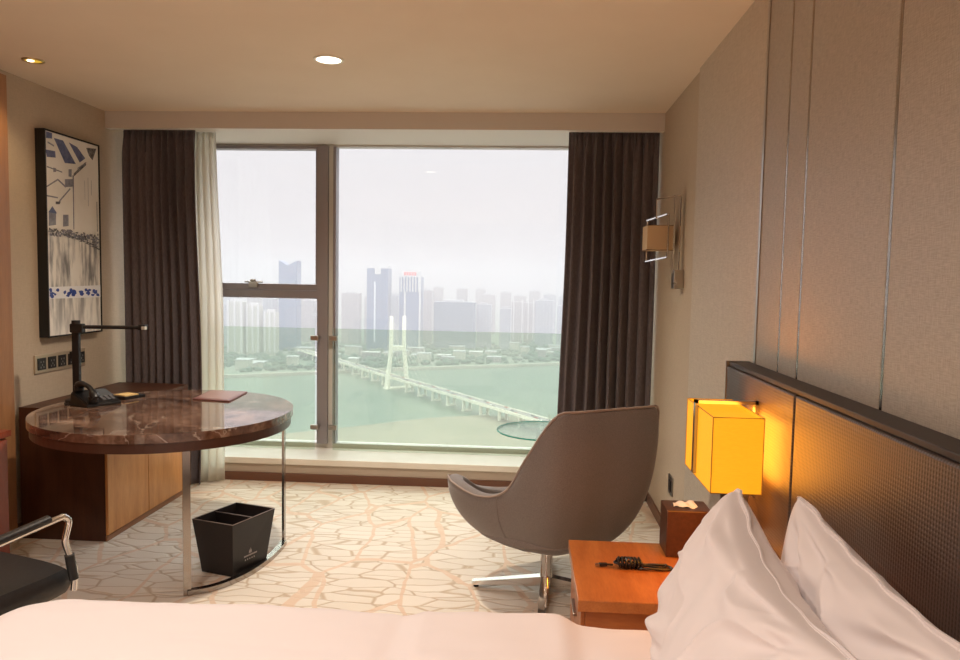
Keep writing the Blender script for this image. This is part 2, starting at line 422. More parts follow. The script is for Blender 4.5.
g.box(XL, AX, AY0, AY0+b_, AZ0, AZ1).box(XL, AX, AY1-b_, AY1, AZ0, AZ1).box(XL, AX, AY0+b_, AY1-b_, AZ0, AZ0+b_).box(XL, AX, AY0+b_, AY1-b_, AZ1-b_, AZ1)
part(g, 'frame', m_blackm, art)
POL = dict(
 r1=(1, [(.239, .025), (.386, .024), (.593, .125), (.409, .134)]), r2=(1, [(.482, .025), (.621, .036), (.762, .083), (.663, .112)]),
 r3=(5, [(.783, .026), (.969, .015), (.896, .083), (.831, .064)]), r4=(1, [(.121, .004), (.214, .004), (.21, .031), (.118, .036)]),
 r5=(1, [(.106, .092), (.255, .088), (.262, .119), (.125, .126)]), a=(5, [(.549, .178), (.762, .102), (.778, .116), (.557, .191)]),
 b=(2, [(.532, .187), (.556, .186), (.545, .462), (.530, .463)]), c=(2, [(.101, .269), (.289, .22), (.296, .227), (.101, .276)]),
 d=(2, [(.289, .22), (.421, .249), (.412, .258), (.284, .228)]), e=(2, [(.099, .31), (.284, .311), (.282, .318), (.097, .317)]),
 f=(2, [(.297, .329), (.482, .255), (.497, .259), (.311, .334)]), w1=(2, [(.135, .393), (.248, .392), (.244, .45), (.13, .459)]),
 w2=(2, [(.361, .395), (.451, .391), (.448, .448), (.356, .455)]), w3=(2, [(.467, .161), (.52, .157), (.516, .197), (.465, .197)]),
 w4=(2, [(.221, .17), (.265, .171), (.263, .189), (.219, .192)]), w5=(2, [(.402, .215), (.537, .206), (.535, .244), (.4, .255)]),
 w6=(5, [(.246, .335), (.326, .331), (.311, .345), (.246, .348)]), rr=(1, [(.128, .393), (.193, .36), (.255, .388), (.255, .394)]),
 s1=(5, [(.43, .475), (.50, .475), (.50, .487), (.43, .487)]), g1=(2, [(.14, .05), (.24, .06), (.24, .068), (.14, .058)]), g2=(2, [(.12, .17), (.36, .18), (.36, .186), (.12, .176)]),
 h1=(2, [(.74, .20), (.745, .20), (.745, .30), (.74, .30)]), h2=(2, [(.80, .18), (.806, .18), (.806, .33), (.80, .33)]), h3=(2, [(.86, .19), (.866, .19), (.866, .27), (.86, .27)]),
 h4=(5, [(.955, .30), (.967, .30), (.967, .46), (.955, .46)]), q1=(2, [(.62, .15), (.78, .105), (.78, .10), (.62, .143)]), band=(4, [(.10, .758), (1.0, .752), (1.0, .818), (.10, .816)]))
def P3(u, v, d=0):
    u = (u-.1)/.9; u = min(1, max(0, u)); v = min(1, max(0, v))
    return Vector((AX-.006+d, lerp(AY0+b_, AY1-b_, u), lerp(AZ1-b_, AZ0+b_, v)))
g = MB()
g.face([g.bm.verts.new(P3(*q)) for q in ((.1, 0), (1, 0), (1, 1), (.1, 1))], 0)
for i, (nm, (mi, pl)) in enumerate(POL.items()):
    g.face([g.bm.verts.new(P3(u, v, .0006+.00002*i)) for u, v in pl], mi)
rnd = random.Random(5)
def blob(u, v, ru, rv, mi, n=9, d=.0016):
    g.face([g.bm.verts.new(P3(u+ru*math.cos(2*PI*q/n)*rnd.uniform(.7, 1.2), v+rv*math.sin(2*PI*q/n)*rnd.uniform(.7, 1.2), d)) for q in range(n)], mi)
for i in range(34):
    u = rnd.uniform(.13, .97)
    if .27 < u < .33: continue
    blob(u, rnd.uniform(.772, .806), rnd.uniform(.02, .045), rnd.uniform(.005, .011), 3, d=.0012+.00003*i)
for i in range(150):    # scrubby bushes and the reeds at the foot of the houses
    u = rnd.uniform(.12, 1); v = .47+.035*rnd.random()+.06*max(0, u-.55)*rnd.random()*2
    blob(u, v, rnd.uniform(.010, .03), rnd.uniform(.003, .008), 2 if rnd.random() < .6 else 5, 6, .0012+.00002*i)
for i in range(26):
    u = rnd.uniform(.55, .99); v = lerp(.49, .56, (u-.5)*2)+rnd.uniform(-.01, .01)
    blob(u, v, .03, .0025, 5, 6, .003+.00002*i)
pr = part(g, 'print', [m_print, m_navy, m_grey, m_cob, m_wht, m_inkd], art)

# wall socket strip
sk = thing('wall_socket', 'long brass socket plate with five black sockets on the left wall', 'socket', (XL, 4.34, .90))
part(MB().box(XL, XL+.010, 4.095, 4.59, .898, 1.008, bev=.003), 'faceplate', mat('champagne_plate', (.62, .50, .36), .3, metal=.5), sk)
m_sock = mat('socket_black', (.02, .018, .018), .3); m_pin = mat('socket_hole', (.35, .33, .30), .4)
for i in range(5):
    yc = 4.15+i*.096
    s_ = part(MB().box(XL+.0102, XL+.016, yc-.036, yc+.036, .918, .988, bev=.002), 'socket', m_sock, sk)
    h = MB()
    for dy, dz in ((-.012, .012), (.012, .012), (0, -.006), (-.013, -.02), (.013, -.02)): h.box(XL+.0162, XL+.0168, yc+dy-.003, yc+dy+.003, .953+dz-.005, .953+dz+.005)
    part(h, 'pin_hole', m_pin, s_)
sk = thing('wall_socket', 'small dark switch plate on the right wall beyond the nightstand', 'socket', (XR, 4.26, .27))
part(MB().box(XR-.008, XR, 4.20, 4.315, .275, .385, bev=.002), 'faceplate', m_steel, sk)
part(MB().box(XR-.012, XR-.0082, 4.225, 4.29, .30, .36, bev=.001), 'socket', m_sock, sk)

# ------------------------------------------------------------------ desk
m_cabside = wood('cabinet_dark_side', (.055, .018, .008), (.085, .030, .013), (8, 8, 1), 2, .45)
m_cabfront = wood('cabinet_door_veneer', (.52, .22, .065), (.68, .33, .12), (8, 8, 1), 1.6, .35)
m_cabtop = wood('cabinet_top_wood', (.24, .10, .045), (.32, .15, .07), (8, 1, 8), 2, .35)
m_marble = mat('brown_marble', (.2, .14, .11), .07, spec=.8, Coat_Weight=.3, Coat_Roughness=.03); k = N(m_marble)
v_ = k.coord(); w1 = k.n('TexNoise', {'Vector': v_, 'Scale': 3, 'Detail': 8, 'Distortion': 1.2}).outputs[0]
vo = k.n('TexNoise', {'Vector': v_, 'Scale': 1.9, 'Detail': 7, 'Distortion': 2.2}).outputs[0]
vein = k.math('ABSOLUTE', k.math('SUBTRACT', vo, .5))
vc = k.n('MapRange', {0: vein, 1: 0.0, 2: .014, 3: .95, 4: 0.0}).outputs[0]
sp_ = k.n('TexNoise', {'Vector': v_, 'Scale': 40, 'Detail': 4}).outputs[0]
bc = k.ramp(k.math('ADD', k.math('MULTIPLY', w1, .75), k.math('MULTIPLY', sp_, .25)), [(.35, (.05, .022, .014)), (.5, (.15, .08, .053)), (.64, (.34, .21, .15))])
k.col(k.mix(k.math('MULTIPLY', vc, .6), bc, (.55, .45, .37)))
desk = thing('desk', 'round brown marble desk on a wooden cabinet with a curved chrome leg frame', 'desk', (-2.0, 3.75, 0))
CX, CY, RA, RB, ROT = -1.89, 3.76, .672, .642, math.atan2(-.805, .594)
def ell(a, s_=1.0, d=0.0):
    x, y = (RA*s_-d)*math.cos(a), (RB*s_-d)*math.sin(a)
    return (CX+x*math.cos(ROT)-y*math.sin(ROT), CY+x*math.sin(ROT)+y*math.cos(ROT))
tp = [ell(2*PI*i/96) for i in range(96)]
o_ = part(MB().prism(tp, .743, .783, bev=.006), 'tabletop', m_marble, desk)
ap = [ell(2*PI*i/96, 1, .012) for i in range(96)]
ap = [(x, y) for x, y in ap]
# apron under the slab, cut off where the cabinet stands
CX0, CX1, CY0, CY1 = XL+.055, -2.317, 3.885, 4.90
def clip(poly, f, cut):
    out = []
    for a, b2 in zip(poly, poly[1:]+poly[:1]):
        ia, ib = f(a) > 0, f(b2) > 0
        if ia: out.append(a)
        if ia != ib:
            t = f(a)/(f(a)-f(b2)); out.append((lerp(a[0], b2[0], t), lerp(a[1], b2[1], t)))
    return out
g = MB()
g.prism(clip(ap, lambda p: p[0]-(CX1+.001), 0), .695, .7425)
g.prism(clip(clip(ap, lambda p: (CX1+.001)-p[0], 0), lambda p: (CY0-.001)-p[1], 0), .695, .7425)
part(g, 'apron', mat('apron_wood', (.075, .03, .018), .3), desk)
cab = part(MB().box(CX0, CX1, CY0, CY1, 0, .722).box(CX0, CX1, CY0, CY1, .722, .7425), 'cabinet', [m_cabside], desk)
part(MB().box(CX1, CX1+.002, CY0+.004, CY1-.002, .03, .70), 'side_panel', m_cabfront, desk)
part(MB().box(CX1+.002, CX1+.014, CY0+.45, CY1-.004, .035, .655, bev=.002), 'door', m_cabfront, desk)
part(MB().box(CX1+.002, CX1+.014, CY0+.006, CY0+.446, .035, .69, bev=.002), 'door', m_cabfront, desk)
part(MB().box(CX1, CX1+.008, CY0, CY1, 0, .028), 'kick_board', m_cabtop, desk)
# chrome frame: two flat legs joined by a curved bar on the floor
leg0 = Vector((-1.555, 3.262)); leg1 = Vector((-1.325, 3.955))
arc = []
ctrl = [(-1.555, 3.262), (-1.466, 3.325), (-1.40, 3.42), (-1.355, 3.54), (-1.328, 3.70), (-1.322, 3.85), (-1.328, 3.955)]
def catmull(P_, n=6):
    P_ = [Vector(p) for p in P_]; out = []
    Q = [P_[0]*2-P_[1]]+P_+[P_[-1]*2-P_[-2]]
    for i in range(1, len(Q)-2):
        for j in range(n):
            t = j/n; a, b2, c, d = Q[i-1], Q[i], Q[i+1], Q[i+2]
            out.append(.5*((2*b2)+(c-a)*t+(2*a-5*b2+4*c-d)*t*t+(3*b2-a-3*c+d)*t**3))
    out.append(P_[-1]); return out
A = catmull([(x, y, .013) for x, y in ctrl], 5)
m_dchr = mat('dark_chrome', (.40, .36, .33), .15, metal=1)
g = MB(); g.tube(A, 0, flat=(.032, .024)); part(g, 'floor_rail', m_dchr, desk)
g = MB(); g.box(-.017, .017, -.006, .006, .0, .695, mat=rotz((-1.555, 3.262, 0), .6)); part(g, 'leg', m_dchr, desk)
g = MB(); g.box(-.006, .006, -.017, .017, .0, .695, mat=rotz((-1.328, 3.955, 0), 0.05)); part(g, 'leg', m_dchr, desk)
g = MB(); g.box(-.02, .10, -.03, .03, .685, .694, mat=rotz((-1.56, 3.27, 0), 2.2)); part(g, 'bracket', m_chrome, desk)

# telephone
DT = .7832
tel = thing('telephone', 'black desk telephone with the handset in its cradle, on the marble desk', 'telephone', (-2.32, 3.84, DT))
Rm = rotz((-2.325, 3.83, DT), R(62))
def loc(m, x, y, z): return m @ Vector((x, y, z))
g = MB()
t = bmesh.new()
vs0 = [t.verts.new(p) for p in ((-.10, -.085, 0), (.10, -.085, 0), (.10, .085, 0), (-.10, .085, 0), (-.095, -.08, .018), (.095, -.08, .018), (.095, .075, .075), (-.095, .075, .075))]
for f in ((3, 2, 1, 0), (4, 5, 6, 7), (0, 1, 5, 4), (1, 2, 6, 5), (2, 3, 7, 6), (3, 0, 4, 7)): t.faces.new([vs0[i] for i in f])
bmesh.ops.bevel(t, geom=t.edges[:], offset=.006, segments=2, affect='EDGES'); g.add(t, 0, Rm)
base = part(g, 'base', m_black, tel)
Sl = Rm @ Matrix.Translation((0, 0, .047)) @ Matrix.Rotation(math.atan2(.057, .155), 4, 'X')
g = MB(); g.box(-.005, .085, -.02, .06, .001, .006, mat=Sl, bev=.002); part(g, 'display', mat('phone_display', (.10, .11, .12), .1), base)
for r_ in range(4):
    for c in range(3):
        g = MB(); g.box(.005+c*.026, .022+c*.026, -.036-r_*.012+.01, -.028-r_*.012+.01, .0, .006, mat=Sl); part(g, 'button', mat('phone_key', (.16, .16, .17), .4) if not (r_ or c) else bpy.data.materials['phone_key'], base)
g = MB(); pts = [loc(Sl, -.055, -.085+.17*i/12, .032+.030*math.sin(PI*i/12)) for i in range(13)]
g.tube(pts, [.024, .026, .024, .017, .015, .014, .014, .014, .015, .017, .024, .026, .024], 12, sq=.8)
g.lathe([(.0, 0), (.024, 0), (.026, .03), (.0, .03)], loc(Sl, -.055, -.072, .004), 16); g.lathe([(.0, 0), (.024, 0), (.026, .03), (.0, .03)], loc(Sl, -.055, .070, .004), 16)
part(g, 'handset', m_black, tel)
g = MB(); pts = []
for i in range(90):
    t = i/89; c = Vector((-2.37-.10*math.sin(PI*t), 3.74-.02*math.sin(2*PI*t)+.12*t, DT+.008))
    pts.append(c+Vector((.005*math.cos(i*1.1), 0, .005*math.sin(i*1.1))))
g.tube(pts, .0018, 5); part(g, 'coiled_cord', m_black, tel)

# black desk lamp with an L shaped arm
dl = thing('desk_lamp', 'black upright desk lamp with a thin horizontal arm, behind the telephone', 'lamp', (-2.50, 3.93, DT))
LX, LY = -2.475, 3.90
part(MB().lathe([(0, 0), (.06, 0), (.062, .004), (.058, .012), (0, .012)], (LX, LY, DT)), 'base', m_blackm, dl)
part(MB().box(LX-.020, LX+.020, LY-.012, LY+.012, DT+.012, 1.215, bev=.004), 'post', m_blackm, dl)
part(MB().box(LX-.028, LX+.045, LY-.018, LY+.018, 1.165, 1.215, bev=.006).lathe([(0, 0), (.022, 0), (.022, .018), (0, .018)], (LX, LY, 1.214)), 'joint', m_blackm, dl)
g = MB(); g.tube([(LX+.045, LY, 1.197), (LX+.36, LY+.03, 1.199)], .0105, 10); part(g, 'arm', m_blackm, dl)
g = MB(); g.box(LX+.345, LX+.385, LY+.008, LY+.052, 1.185, 1.215, bev=.006); hd = part(g, 'lamp_head', m_blackm, dl)
part(MB().box(LX+.367, LX+.388, LY+.004, LY+.03, 1.188, 1.206, bev=.003), 'cap', mat('pale_grey_cap', (.5, .5, .45), .4), hd)
g = MB(); g.box(LX-.034, LX-.02, LY-.012, LY+.012, 1.02, 1.06, bev=.003); part(g, 'knob', m_blackm, dl)

# note pad and folder
np_ = thing('note_pad', 'small black tray with a yellow note pad beside the telephone', 'note pad', (-2.275, 4.08, DT))
g = MB(); g.box(-.07, .07, -.055, .055, 0, .018, mat=rotz((-2.27, 4.06, DT), 1.2), bev=.003); part(g, 'tray', m_black, np_)
g = MB(); g.box(-.060, .03, -.045, .045, .0185, .024, mat=rotz((-2.27, 4.06, DT), 1.2)); part(g, 'paper', mat('yellow_paper', (.75, .52, .22), .7), np_)
fo = thing('folder', 'thin pink leather folder lying flat on the marble desk', 'folder', (-1.79, 4.2, DT))
g = MB(); fp = [(-1.89, 4.055), (-1.925, 4.375), (-1.69, 4.36), (-1.66, 4.015)]
g.prism(fp, DT+.0002, DT+.008, bev=.002); part(g, 'cover', mat('pink_leather', (.20, .085, .08), .3), fo)
g = MB(); fp2 = [(lerp(x, -1.79, .14), lerp(y, 4.2, .14)) for x, y in fp]; g.prism(fp2, DT+.008, DT+.0095); part(g, 'sheet', mat('leaflet', (.30, .16, .145), .3), fo)

# ------------------------------------------------------------------ waste bin
bn = thing('waste_bin', 'square tapered black leather waste bin with two compartments, under the desk', 'bin', (-1.47, 3.60, 0))
m_bin = noise_col(mat('black_leather', (.012, .010, .010), .5), 220, (.010, .008, .008), (.018, .014, .013), bump=.2, bdist=.001); m_stitch = mat('bin_edge', (.38, .33, .30), .5)
lo = [Vector((-1.605, 3.53)), Vector((-1.425, 3.478)), Vector((-1.335, 3.69)), Vector((-1.515, 3.742))]
hi = [Vector((-1.650, 3.520)), Vector((-1.412, 3.446)), Vector((-1.302, 3.735)), Vector((-1.54, 3.809))]
def ring(t, ins=0):
    c = sum((lerp(a, b2, t) for a, b2 in zip(lo, hi)), Vector((0, 0)))/4
    out = []
    for a, b2 in zip(lo, hi):
        p = lerp(a, b2, t); out.append(c+(p-c)*(1-ins/((p-c).length)))
    return out
g = MB(); HB = .275
R0 = [g.bm.verts.new((*p, .004)) for p in ring(0)]; R1 = [g.bm.verts.new((*p, HB)) for p in ring(1)]
R2 = [g.bm.verts.new((*p, HB)) for p in ring(1, .008)]; R3 = [g.bm.verts.new((*p, .012)) for p in ring(0, .008)]
for A_, B_ in ((R0, R1), (R1, R2), (R2, R3)):
    for i in range(4): g.face([A_[i], A_[(i+1) % 4], B_[(i+1) % 4], B_[i]])
g.face(R0[::-1]); g.face(R3)
part(g, 'body', m_bin, bn)
def edge_tube(a, b2, z, r=.0022): return [(a[0], a[1], z), (b2[0], b2[1], z)]
rg = ring(1, .003)
g = MB()
for i in range(4): g.tube(edge_tube(rg[i], rg[(i+1) % 4], HB+.001), .0022, 6)
part(g, 'rim', m_stitch, bn)
ri = ring(1, .009); rl = ring(0, .009)
ma, mb_ = lerp(ri[0], ri[3], .5), lerp(ri[1], ri[2], .5); la, lb = lerp(rl[0], rl[3], .5), lerp(rl[1], rl[2], .5)
g = MB(); d_ = Vector((.0, .004))
q = [g.bm.verts.new(v) for v in ((*(ma-d_), HB-.006), (*(mb_-d_), HB-.006), (*(lb-d_), .013), (*(la-d_), .013), (*(ma+d_), HB-.006), (*(mb_+d_), HB-.006), (*(lb+d_), .013), (*(la+d_), .013))]
for f in ((0, 1, 2, 3), (7, 6, 5, 4), (0, 4, 5, 1), (1, 5, 6, 2), (2, 6, 7, 3), (3, 7, 4, 0)): g.face([q[i] for i in f])
dv = part(g, 'divider', m_bin, bn)
g = MB(); g.tube([(ma[0], ma[1], HB-.004), (mb_[0], mb_[1], HB-.004)], .0024, 6); part(g, 'edge', m_stitch, dv)
# printed emblem and two small lines on the side facing the camera's right
g = MB(); m_logo = mat('silver_print', (.42, .38, .36), .4, metal=.3)
def side(s_, z):    # point on the face between corners 1 and 2
    t = z/HB; a, b2 = lerp(lo[1], hi[1], t), lerp(lo[2], hi[2], t); p = lerp(a, b2, s_)
    nrm = Vector(((b2-a).y, -(b2-a).x)).normalized(); p = p+nrm*.0012; return Vector((p.x, p.y, z))
def quad(s0, s1, z0, z1): g.face([g.bm.verts.new(side(*p)) for p in ((s0, z0), (s1, z0), (s1, z1), (s0, z1))])
for c, hgt in ((.44, .016), (.465, .024), (.49, .016)):
    g.face([g.bm.verts.new(side(*p)) for p in ((c-.013, .098), (c+.013, .098), (c, .098+hgt))])
quad(.425, .505, .093, .096)
for i in range(14): quad(.30+i*.026, .318+i*.026, .079, .087)
for i in range(5): quad(.33+i*.062, .353+i*.062, .060, .068)
part(g, 'emblem', m_logo, bn)

# ------------------------------------------------------------------ office chair (lower left)
oc = thing('office_chair', 'black leather office chair with a chrome armrest beside the bed', 'chair', (-1.875, 2.27, 0))
m_leather = noise_col(mat('black_chair_leather', (.012, .012, .013), .42), 60, (.010, .010, .011), (.017, .017, .019), bump=.15, bdist=.002)
OC = rotz((-1.875, 2.27, 0), R(-18))    # chair faces +y (to the desk)
def cushion(m, sx, sy, th, z, seed=0, bulge=.02):
    g = MB(); t = bmesh.new(); bmesh.ops.create_cube(t, size=1)
    bmesh.ops.subdivide_edges(t, edges=t.edges[:], cuts=9, use_grid_fill=True)
    for v in t.verts:
        x, y, zz = v.co*2
        rx = 1-.06*(abs(y)**4)-.05*(abs(zz)**2); ry = 1-.06*(abs(x)**4)-.05*(abs(zz)**2)
        q = (1-x*x*.9)*(1-y*y*.9)
        v.co = Vector((x*sx/2*rx, y*sy/2*ry, z+zz*(th/2+bulge*q*(1 if zz > 0 else .3))))
    for f in t.faces: f.smooth = True
    g.add(t, 0, m); return g
part(cushion(OC, .52, .50, .085, .425), 'seat', m_leather, oc)
bk = OC @ Matrix.Translation((0, -.27, .72)) @ Matrix.Rotation(R(82), 4, 'X')
part(cushion(bk, .48, .50, .06, 0), 'backrest', m_leather, oc)
for s_ in (1, -1):
    x = s_*.275
    P_ = [(x, .22, .40), (x, .225, .47), (x, .205, .53), (x, .19, .58), (x, .20, .62), (x, .205, .648), (x, .19, .665), (x, .165, .668), (x, .0, .652), (x, -.2, .63), (x, -.26, .60), (x, -.27, .50)]
    C_ = catmull([loc(OC, *p) for p in P_], 5)
    g = MB(); g.tube(C_, .011, 12); arm = part(g, 'armrest', m_chrome, oc)
    g = MB(); g.tube([loc(OC, x, .13-.31*i/8, .676-.031*i/8) for i in range(9)], .018, 12, sq=.75); part(g, 'pad', m_leather, arm)
    g = MB(); g.tube([loc(OC, x, .205, .53), loc(OC, x, .22, .44)], .0165, 10); part(g, 'sleeve', m_black, arm)
g = MB(); g.tube([loc(OC, 0, 0, .10), loc(OC, 0, 0, .38)], .028, 16); part(g, 'gas_lift', m_chrome, oc)
for i in range(5):
    a = 2*PI*i/5+.3; g = MB(); g.tube([loc(OC, .02*math.cos(a), .02*math.sin(a), .11), loc(OC, .27*math.cos(a), .27*math.sin(a), .075)], [.024, .016], 10)
    lg = part(g, 'leg', m_chrome, oc)
    g = MB(); c = loc(OC, .27*math.cos(a), .27*math.sin(a), .027); g.lathe([(0, -.018), (.022, -.018), (.027, -.01), (.027, .01), (.022, .018), (0, .018)], c, 18, axis='x'); g.tube([c, c+Vector((0, 0, .05))], .008, 8)
    part(g, 'caster', m_black, lg)
g = MB(); g.tube(catmull([(-2.10, 2.97, .006), (-2.18, 3.08, .006), (-2.29, 3.13, .006), (-2.42, 3.10, .006), (-2.52, 3.0, .006)], 8), .005, 8)
single(g, 'power_cord', m_black, 'black power cord lying on the carpet behind the office chair', 'cord', (-2.3, 3.1, .001))
# low red-brown cabinet against the left wall
sb = thing('low_cabinet', 'low dark red wooden cabinet at the very left edge by the wall panel', 'cabinet', (-2.62, 2.9, 0))
m_red = wood('red_wood', (.20, .035, .015), (.28, .06, .025), (8, 8, 1), 2, .35)
part(MB().box(XL+.052, -2.50, 2.3, 3.36, .05, .70), 'body', m_red, sb)
part(MB().box(XL+.052, -2.48, 2.28, 3.38, .70, .73, bev=.003), 'top', m_red, sb)
for y0 in (2.31, 2.84): 
    d_ = part(MB().box(-2.50, -2.484, y0, y0+.515, .06, .69, bev=.002), 'door', m_red, sb)
    part(MB().box(-2.484, -2.474, y0+.25, y0+.27, .5, .62), 'handle', m_steel, d_)
part(MB().box(XL+.08, -2.53, 2.33, 3.33, 0, .05), 'plinth', m_base, sb)

# ------------------------------------------------------------------ swivel armchair
m_fab = mat('taupe_chair_fabric', (.20, .15, .13), .8, spec=.25, Sheen_Weight=.25); k = N(m_fab)
nz = k.n('TexNoise', {'Vector': k.coord((1, 1, 1)), 'Scale': 260, 'Detail': 2}).outputs[0]
k.col(k.ramp(nz, [(.3, (.18, .160, .152)), (.7, (.243, .217, .207))])); k.bump(nz, .2, .001)
m_pipe = mat('piping', (.36, .29, .25), .7)
ac = thing('swivel_armchair', 'taupe fabric tub armchair on a chrome star base, its back to the bed', 'armchair', (.12, 3.48, 0))
AC = Vector((.12, 3.48, 0)); FA = R(121)     # direction it faces
RIM_R = [(0, .42), (20, .452), (34, .482), (48, .45), (66, .41), (90, .445), (115, .51), (130, .525), (145, .50), (160, .46), (180, .43)]
RIM_H = [(0, .955), (24, .955), (34, .94), (50, .75), (65, .585), (85, .53), (110, .545), (124, .545), (136, .51), (150, .44), (180, .40)]
Z0 = .225
def shell_pt(phi, t, inset=0.0):
    d = abs(phi); rr = interp(d, RIM_R)-inset; hh = interp(d, RIM_H)
    # t 0 (centre of the underside) .. 1 (rim)
    a = t*PI/2
    back = 1-sstep(30, 80, d)
    rad = rr*(math.sin(a)**lerp(.95, .82, back)); z = Z0+inset+(hh-Z0-inset)*(1-math.cos(a)**lerp(1.15, .80, back))
    z = Z0+inset+(hh-Z0-inset)*(1-math.cos(a))**lerp(1.15, 1.12, back)
    rad *= 1+.03*back*math.sin(PI*t)
    ang = FA+PI+R(phi)*(-1)
    return Vector((AC.x+.035+rad*math.cos(ang), AC.y+rad*math.sin(ang), z))
NU, NV = 96, 22
g = MB()
def sgn(u): return u*360-180
outer = g.grid(lambda u, v: shell_pt(sgn(u), .02+.98*v), NU, NV, wrap=True)
def inset_at(u): return lerp(.036, .075, sstep(45, 80, abs(sgn(u))))
inner = g.grid(lambda u, v: shell_pt(sgn(u), .02+.98*v, inset_at(u)), NU, NV, wrap=True)
mid = [g.bm.verts.new((outer[i][NV].co+inner[i][NV].co)/2+Vector((0, 0, .016 if inset_at(i/NU) > .05 else .006))) for i in range(NU)]
for i in range(NU):
    j = (i+1) % NU
    g.face([outer[i][NV], outer[j][NV], mid[j], mid[i]], 0, True); g.face([mid[i], mid[j], inner[j][NV], inner[i][NV]], 0, True)
g.face([outer[i][0] for i in range(NU)]); g.face([inner[i][0] for i in range(NU)])
sh = part(g, 'shell', m_fab, ac)
md = sh.modifiers.new('ss', 'SUBSURF'); md.levels = 1; md.render_levels = 1
g = MB(); g.tube([shell_pt(-180+i*3, 1.0, .004)+Vector((0, 0, .003)) for i in range(120)], .005, 6, closed=True); part(g, 'piping', m_pipe, sh)
for s_ in (1, -1):    # seam running down the outside of the arms
    g = MB(); g.tube([shell_pt(s_*72, .25+.75*i/20) for i in range(21)], .0025, 5); part(g, 'seam', m_fab, sh)
g = MB()
def seatfn(u, v):
    a = 2*PI*u; r_ = .335*v; e_ = 1-v**6
    ang = FA; x = r_*math.cos(a); y = r_*math.sin(a)
    return Vector((AC.x+.03*math.cos(FA)+x*1.0, AC.y+.03*math.sin(FA)+y, .40+.045*e_-.02*v*v))
V = g.grid(seatfn, 48, 12, wrap=True)
lowr = [g.bm.verts.new(V[i][12].co-Vector((0, 0, .06))) for i in range(48)]
for i in range(48): g.face([V[i][12], V[(i+1) % 48][12], lowr[(i+1) % 48], lowr[i]], 0, True)
g.face(lowr)
part(g, 'seat_cushion', m_fab, ac)
part(MB().lathe([(0, .06), (.030, .06), (.030, .20), (.034, .21), (.09, .235), (.09, .252), (0, .252)], (AC.x, AC.y, 0)), 'pedestal', m_chrome, ac)
for ang in (175, 265, 355, 85):
    a = R(ang); d = Vector((math.cos(a), math.sin(a), 0)); s_ = Vector((-d.y, d.x, 0)); g = MB()
    secs = [(0, .022, .035, .085), (.12, .022, .030, .066), (.36, .016, .012, .030)]
    rg = []
    for L_, hw, zb, zt in secs:
        c = AC+d*L_; rg.append([g.bm.verts.new(c+s_*a1*hw+Vector((0, 0, zz))) for a1, zz in ((-1, zb), (1, zb), (1, zt), (-1, zt))])
    for A_, B_ in zip(rg, rg[1:]):
        for i in range(4): g.face([A_[i], A_[(i+1) % 4], B_[(i+1) % 4], B_[i]])
    g.face(rg[0][::-1]); g.face(rg[-1]); lg = part(g, 'leg', m_chrome, ac)
    c = AC+d*.34; part(MB().lathe([(0, 0), (.013, 0), (.013, .014), (0, .014)], (c.x, c.y, .0), 16), 'foot', m_black, lg)

# glass side table between the armchair and the window
gt = thing('side_table', 'round glass side table behind the armchair, near the window', 'table', (.12, 4.45, 0))
part(MB().lathe([(0, .583), (.285, .583), (.285, .593), (0, .593)], (.12, 4.45, 0), 64), 'glass_top', m_tglass, gt)
g = MB(); g.tube([(.12+.286*math.cos(2*PI*i/64), 4.45+.286*math.sin(2*PI*i/64), .588) for i in range(64)], .0045, 6, closed=True); part(g, 'glass_edge', m_tedge, gt)
part(MB().lathe([(0, .012), (.018, .012), (.018, .575), (.05, .582), (0, .582)], (.12, 4.45, 0)), 'stem', m_chrome, gt)
part(MB().lathe([(0, 0), (.16, 0), (.16, .008), (.02, .014), (0, .014)], (.12, 4.45, 0), 48), 'base', m_chrome, gt)
gl = single(MB().lathe([(0, .001), (.026, .001), (.032, .10), (.030, .10), (.024, .006), (0, .006)], (.175, 4.42, .5935), 24), 'drinking_glass', m_glass, 'clear drinking glass standing on the round glass table', 'glass', (.175, 4.42, .5935))

# ------------------------------------------------------------------ nightstand
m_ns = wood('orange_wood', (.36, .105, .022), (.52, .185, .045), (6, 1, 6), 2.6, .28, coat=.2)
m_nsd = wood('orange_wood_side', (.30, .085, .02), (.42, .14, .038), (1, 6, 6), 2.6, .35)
ns = thing('nightstand', 'orange-brown wooden nightstand between the bed and the armchair', 'nightstand', (.46, 2.52, 0))
part(MB().box(.180, .742, 2.268, 2.81, .462, .50, bev=.002), 'top', m_ns, ns)
part(MB().box(.206, .742, 2.29, 2.79, .06, .462), 'body', m_nsd, ns)
for z0, z1 in ((.27, .455), (.075, .262)):
    dr = part(MB().box(.192, .206, 2.30, 2.778, z0, z1, bev=.002), 'drawer', m_nsd, ns)
    part(MB().box(.180, .192, 2.46, 2.58, (z0+z1)/2-.006, (z0+z1)/2+.006, bev=.002), 'handle', m_steel, dr)
part(MB().box(.235, .742, 2.27, 2.77, 0, .06), 'plinth', m_base, ns)
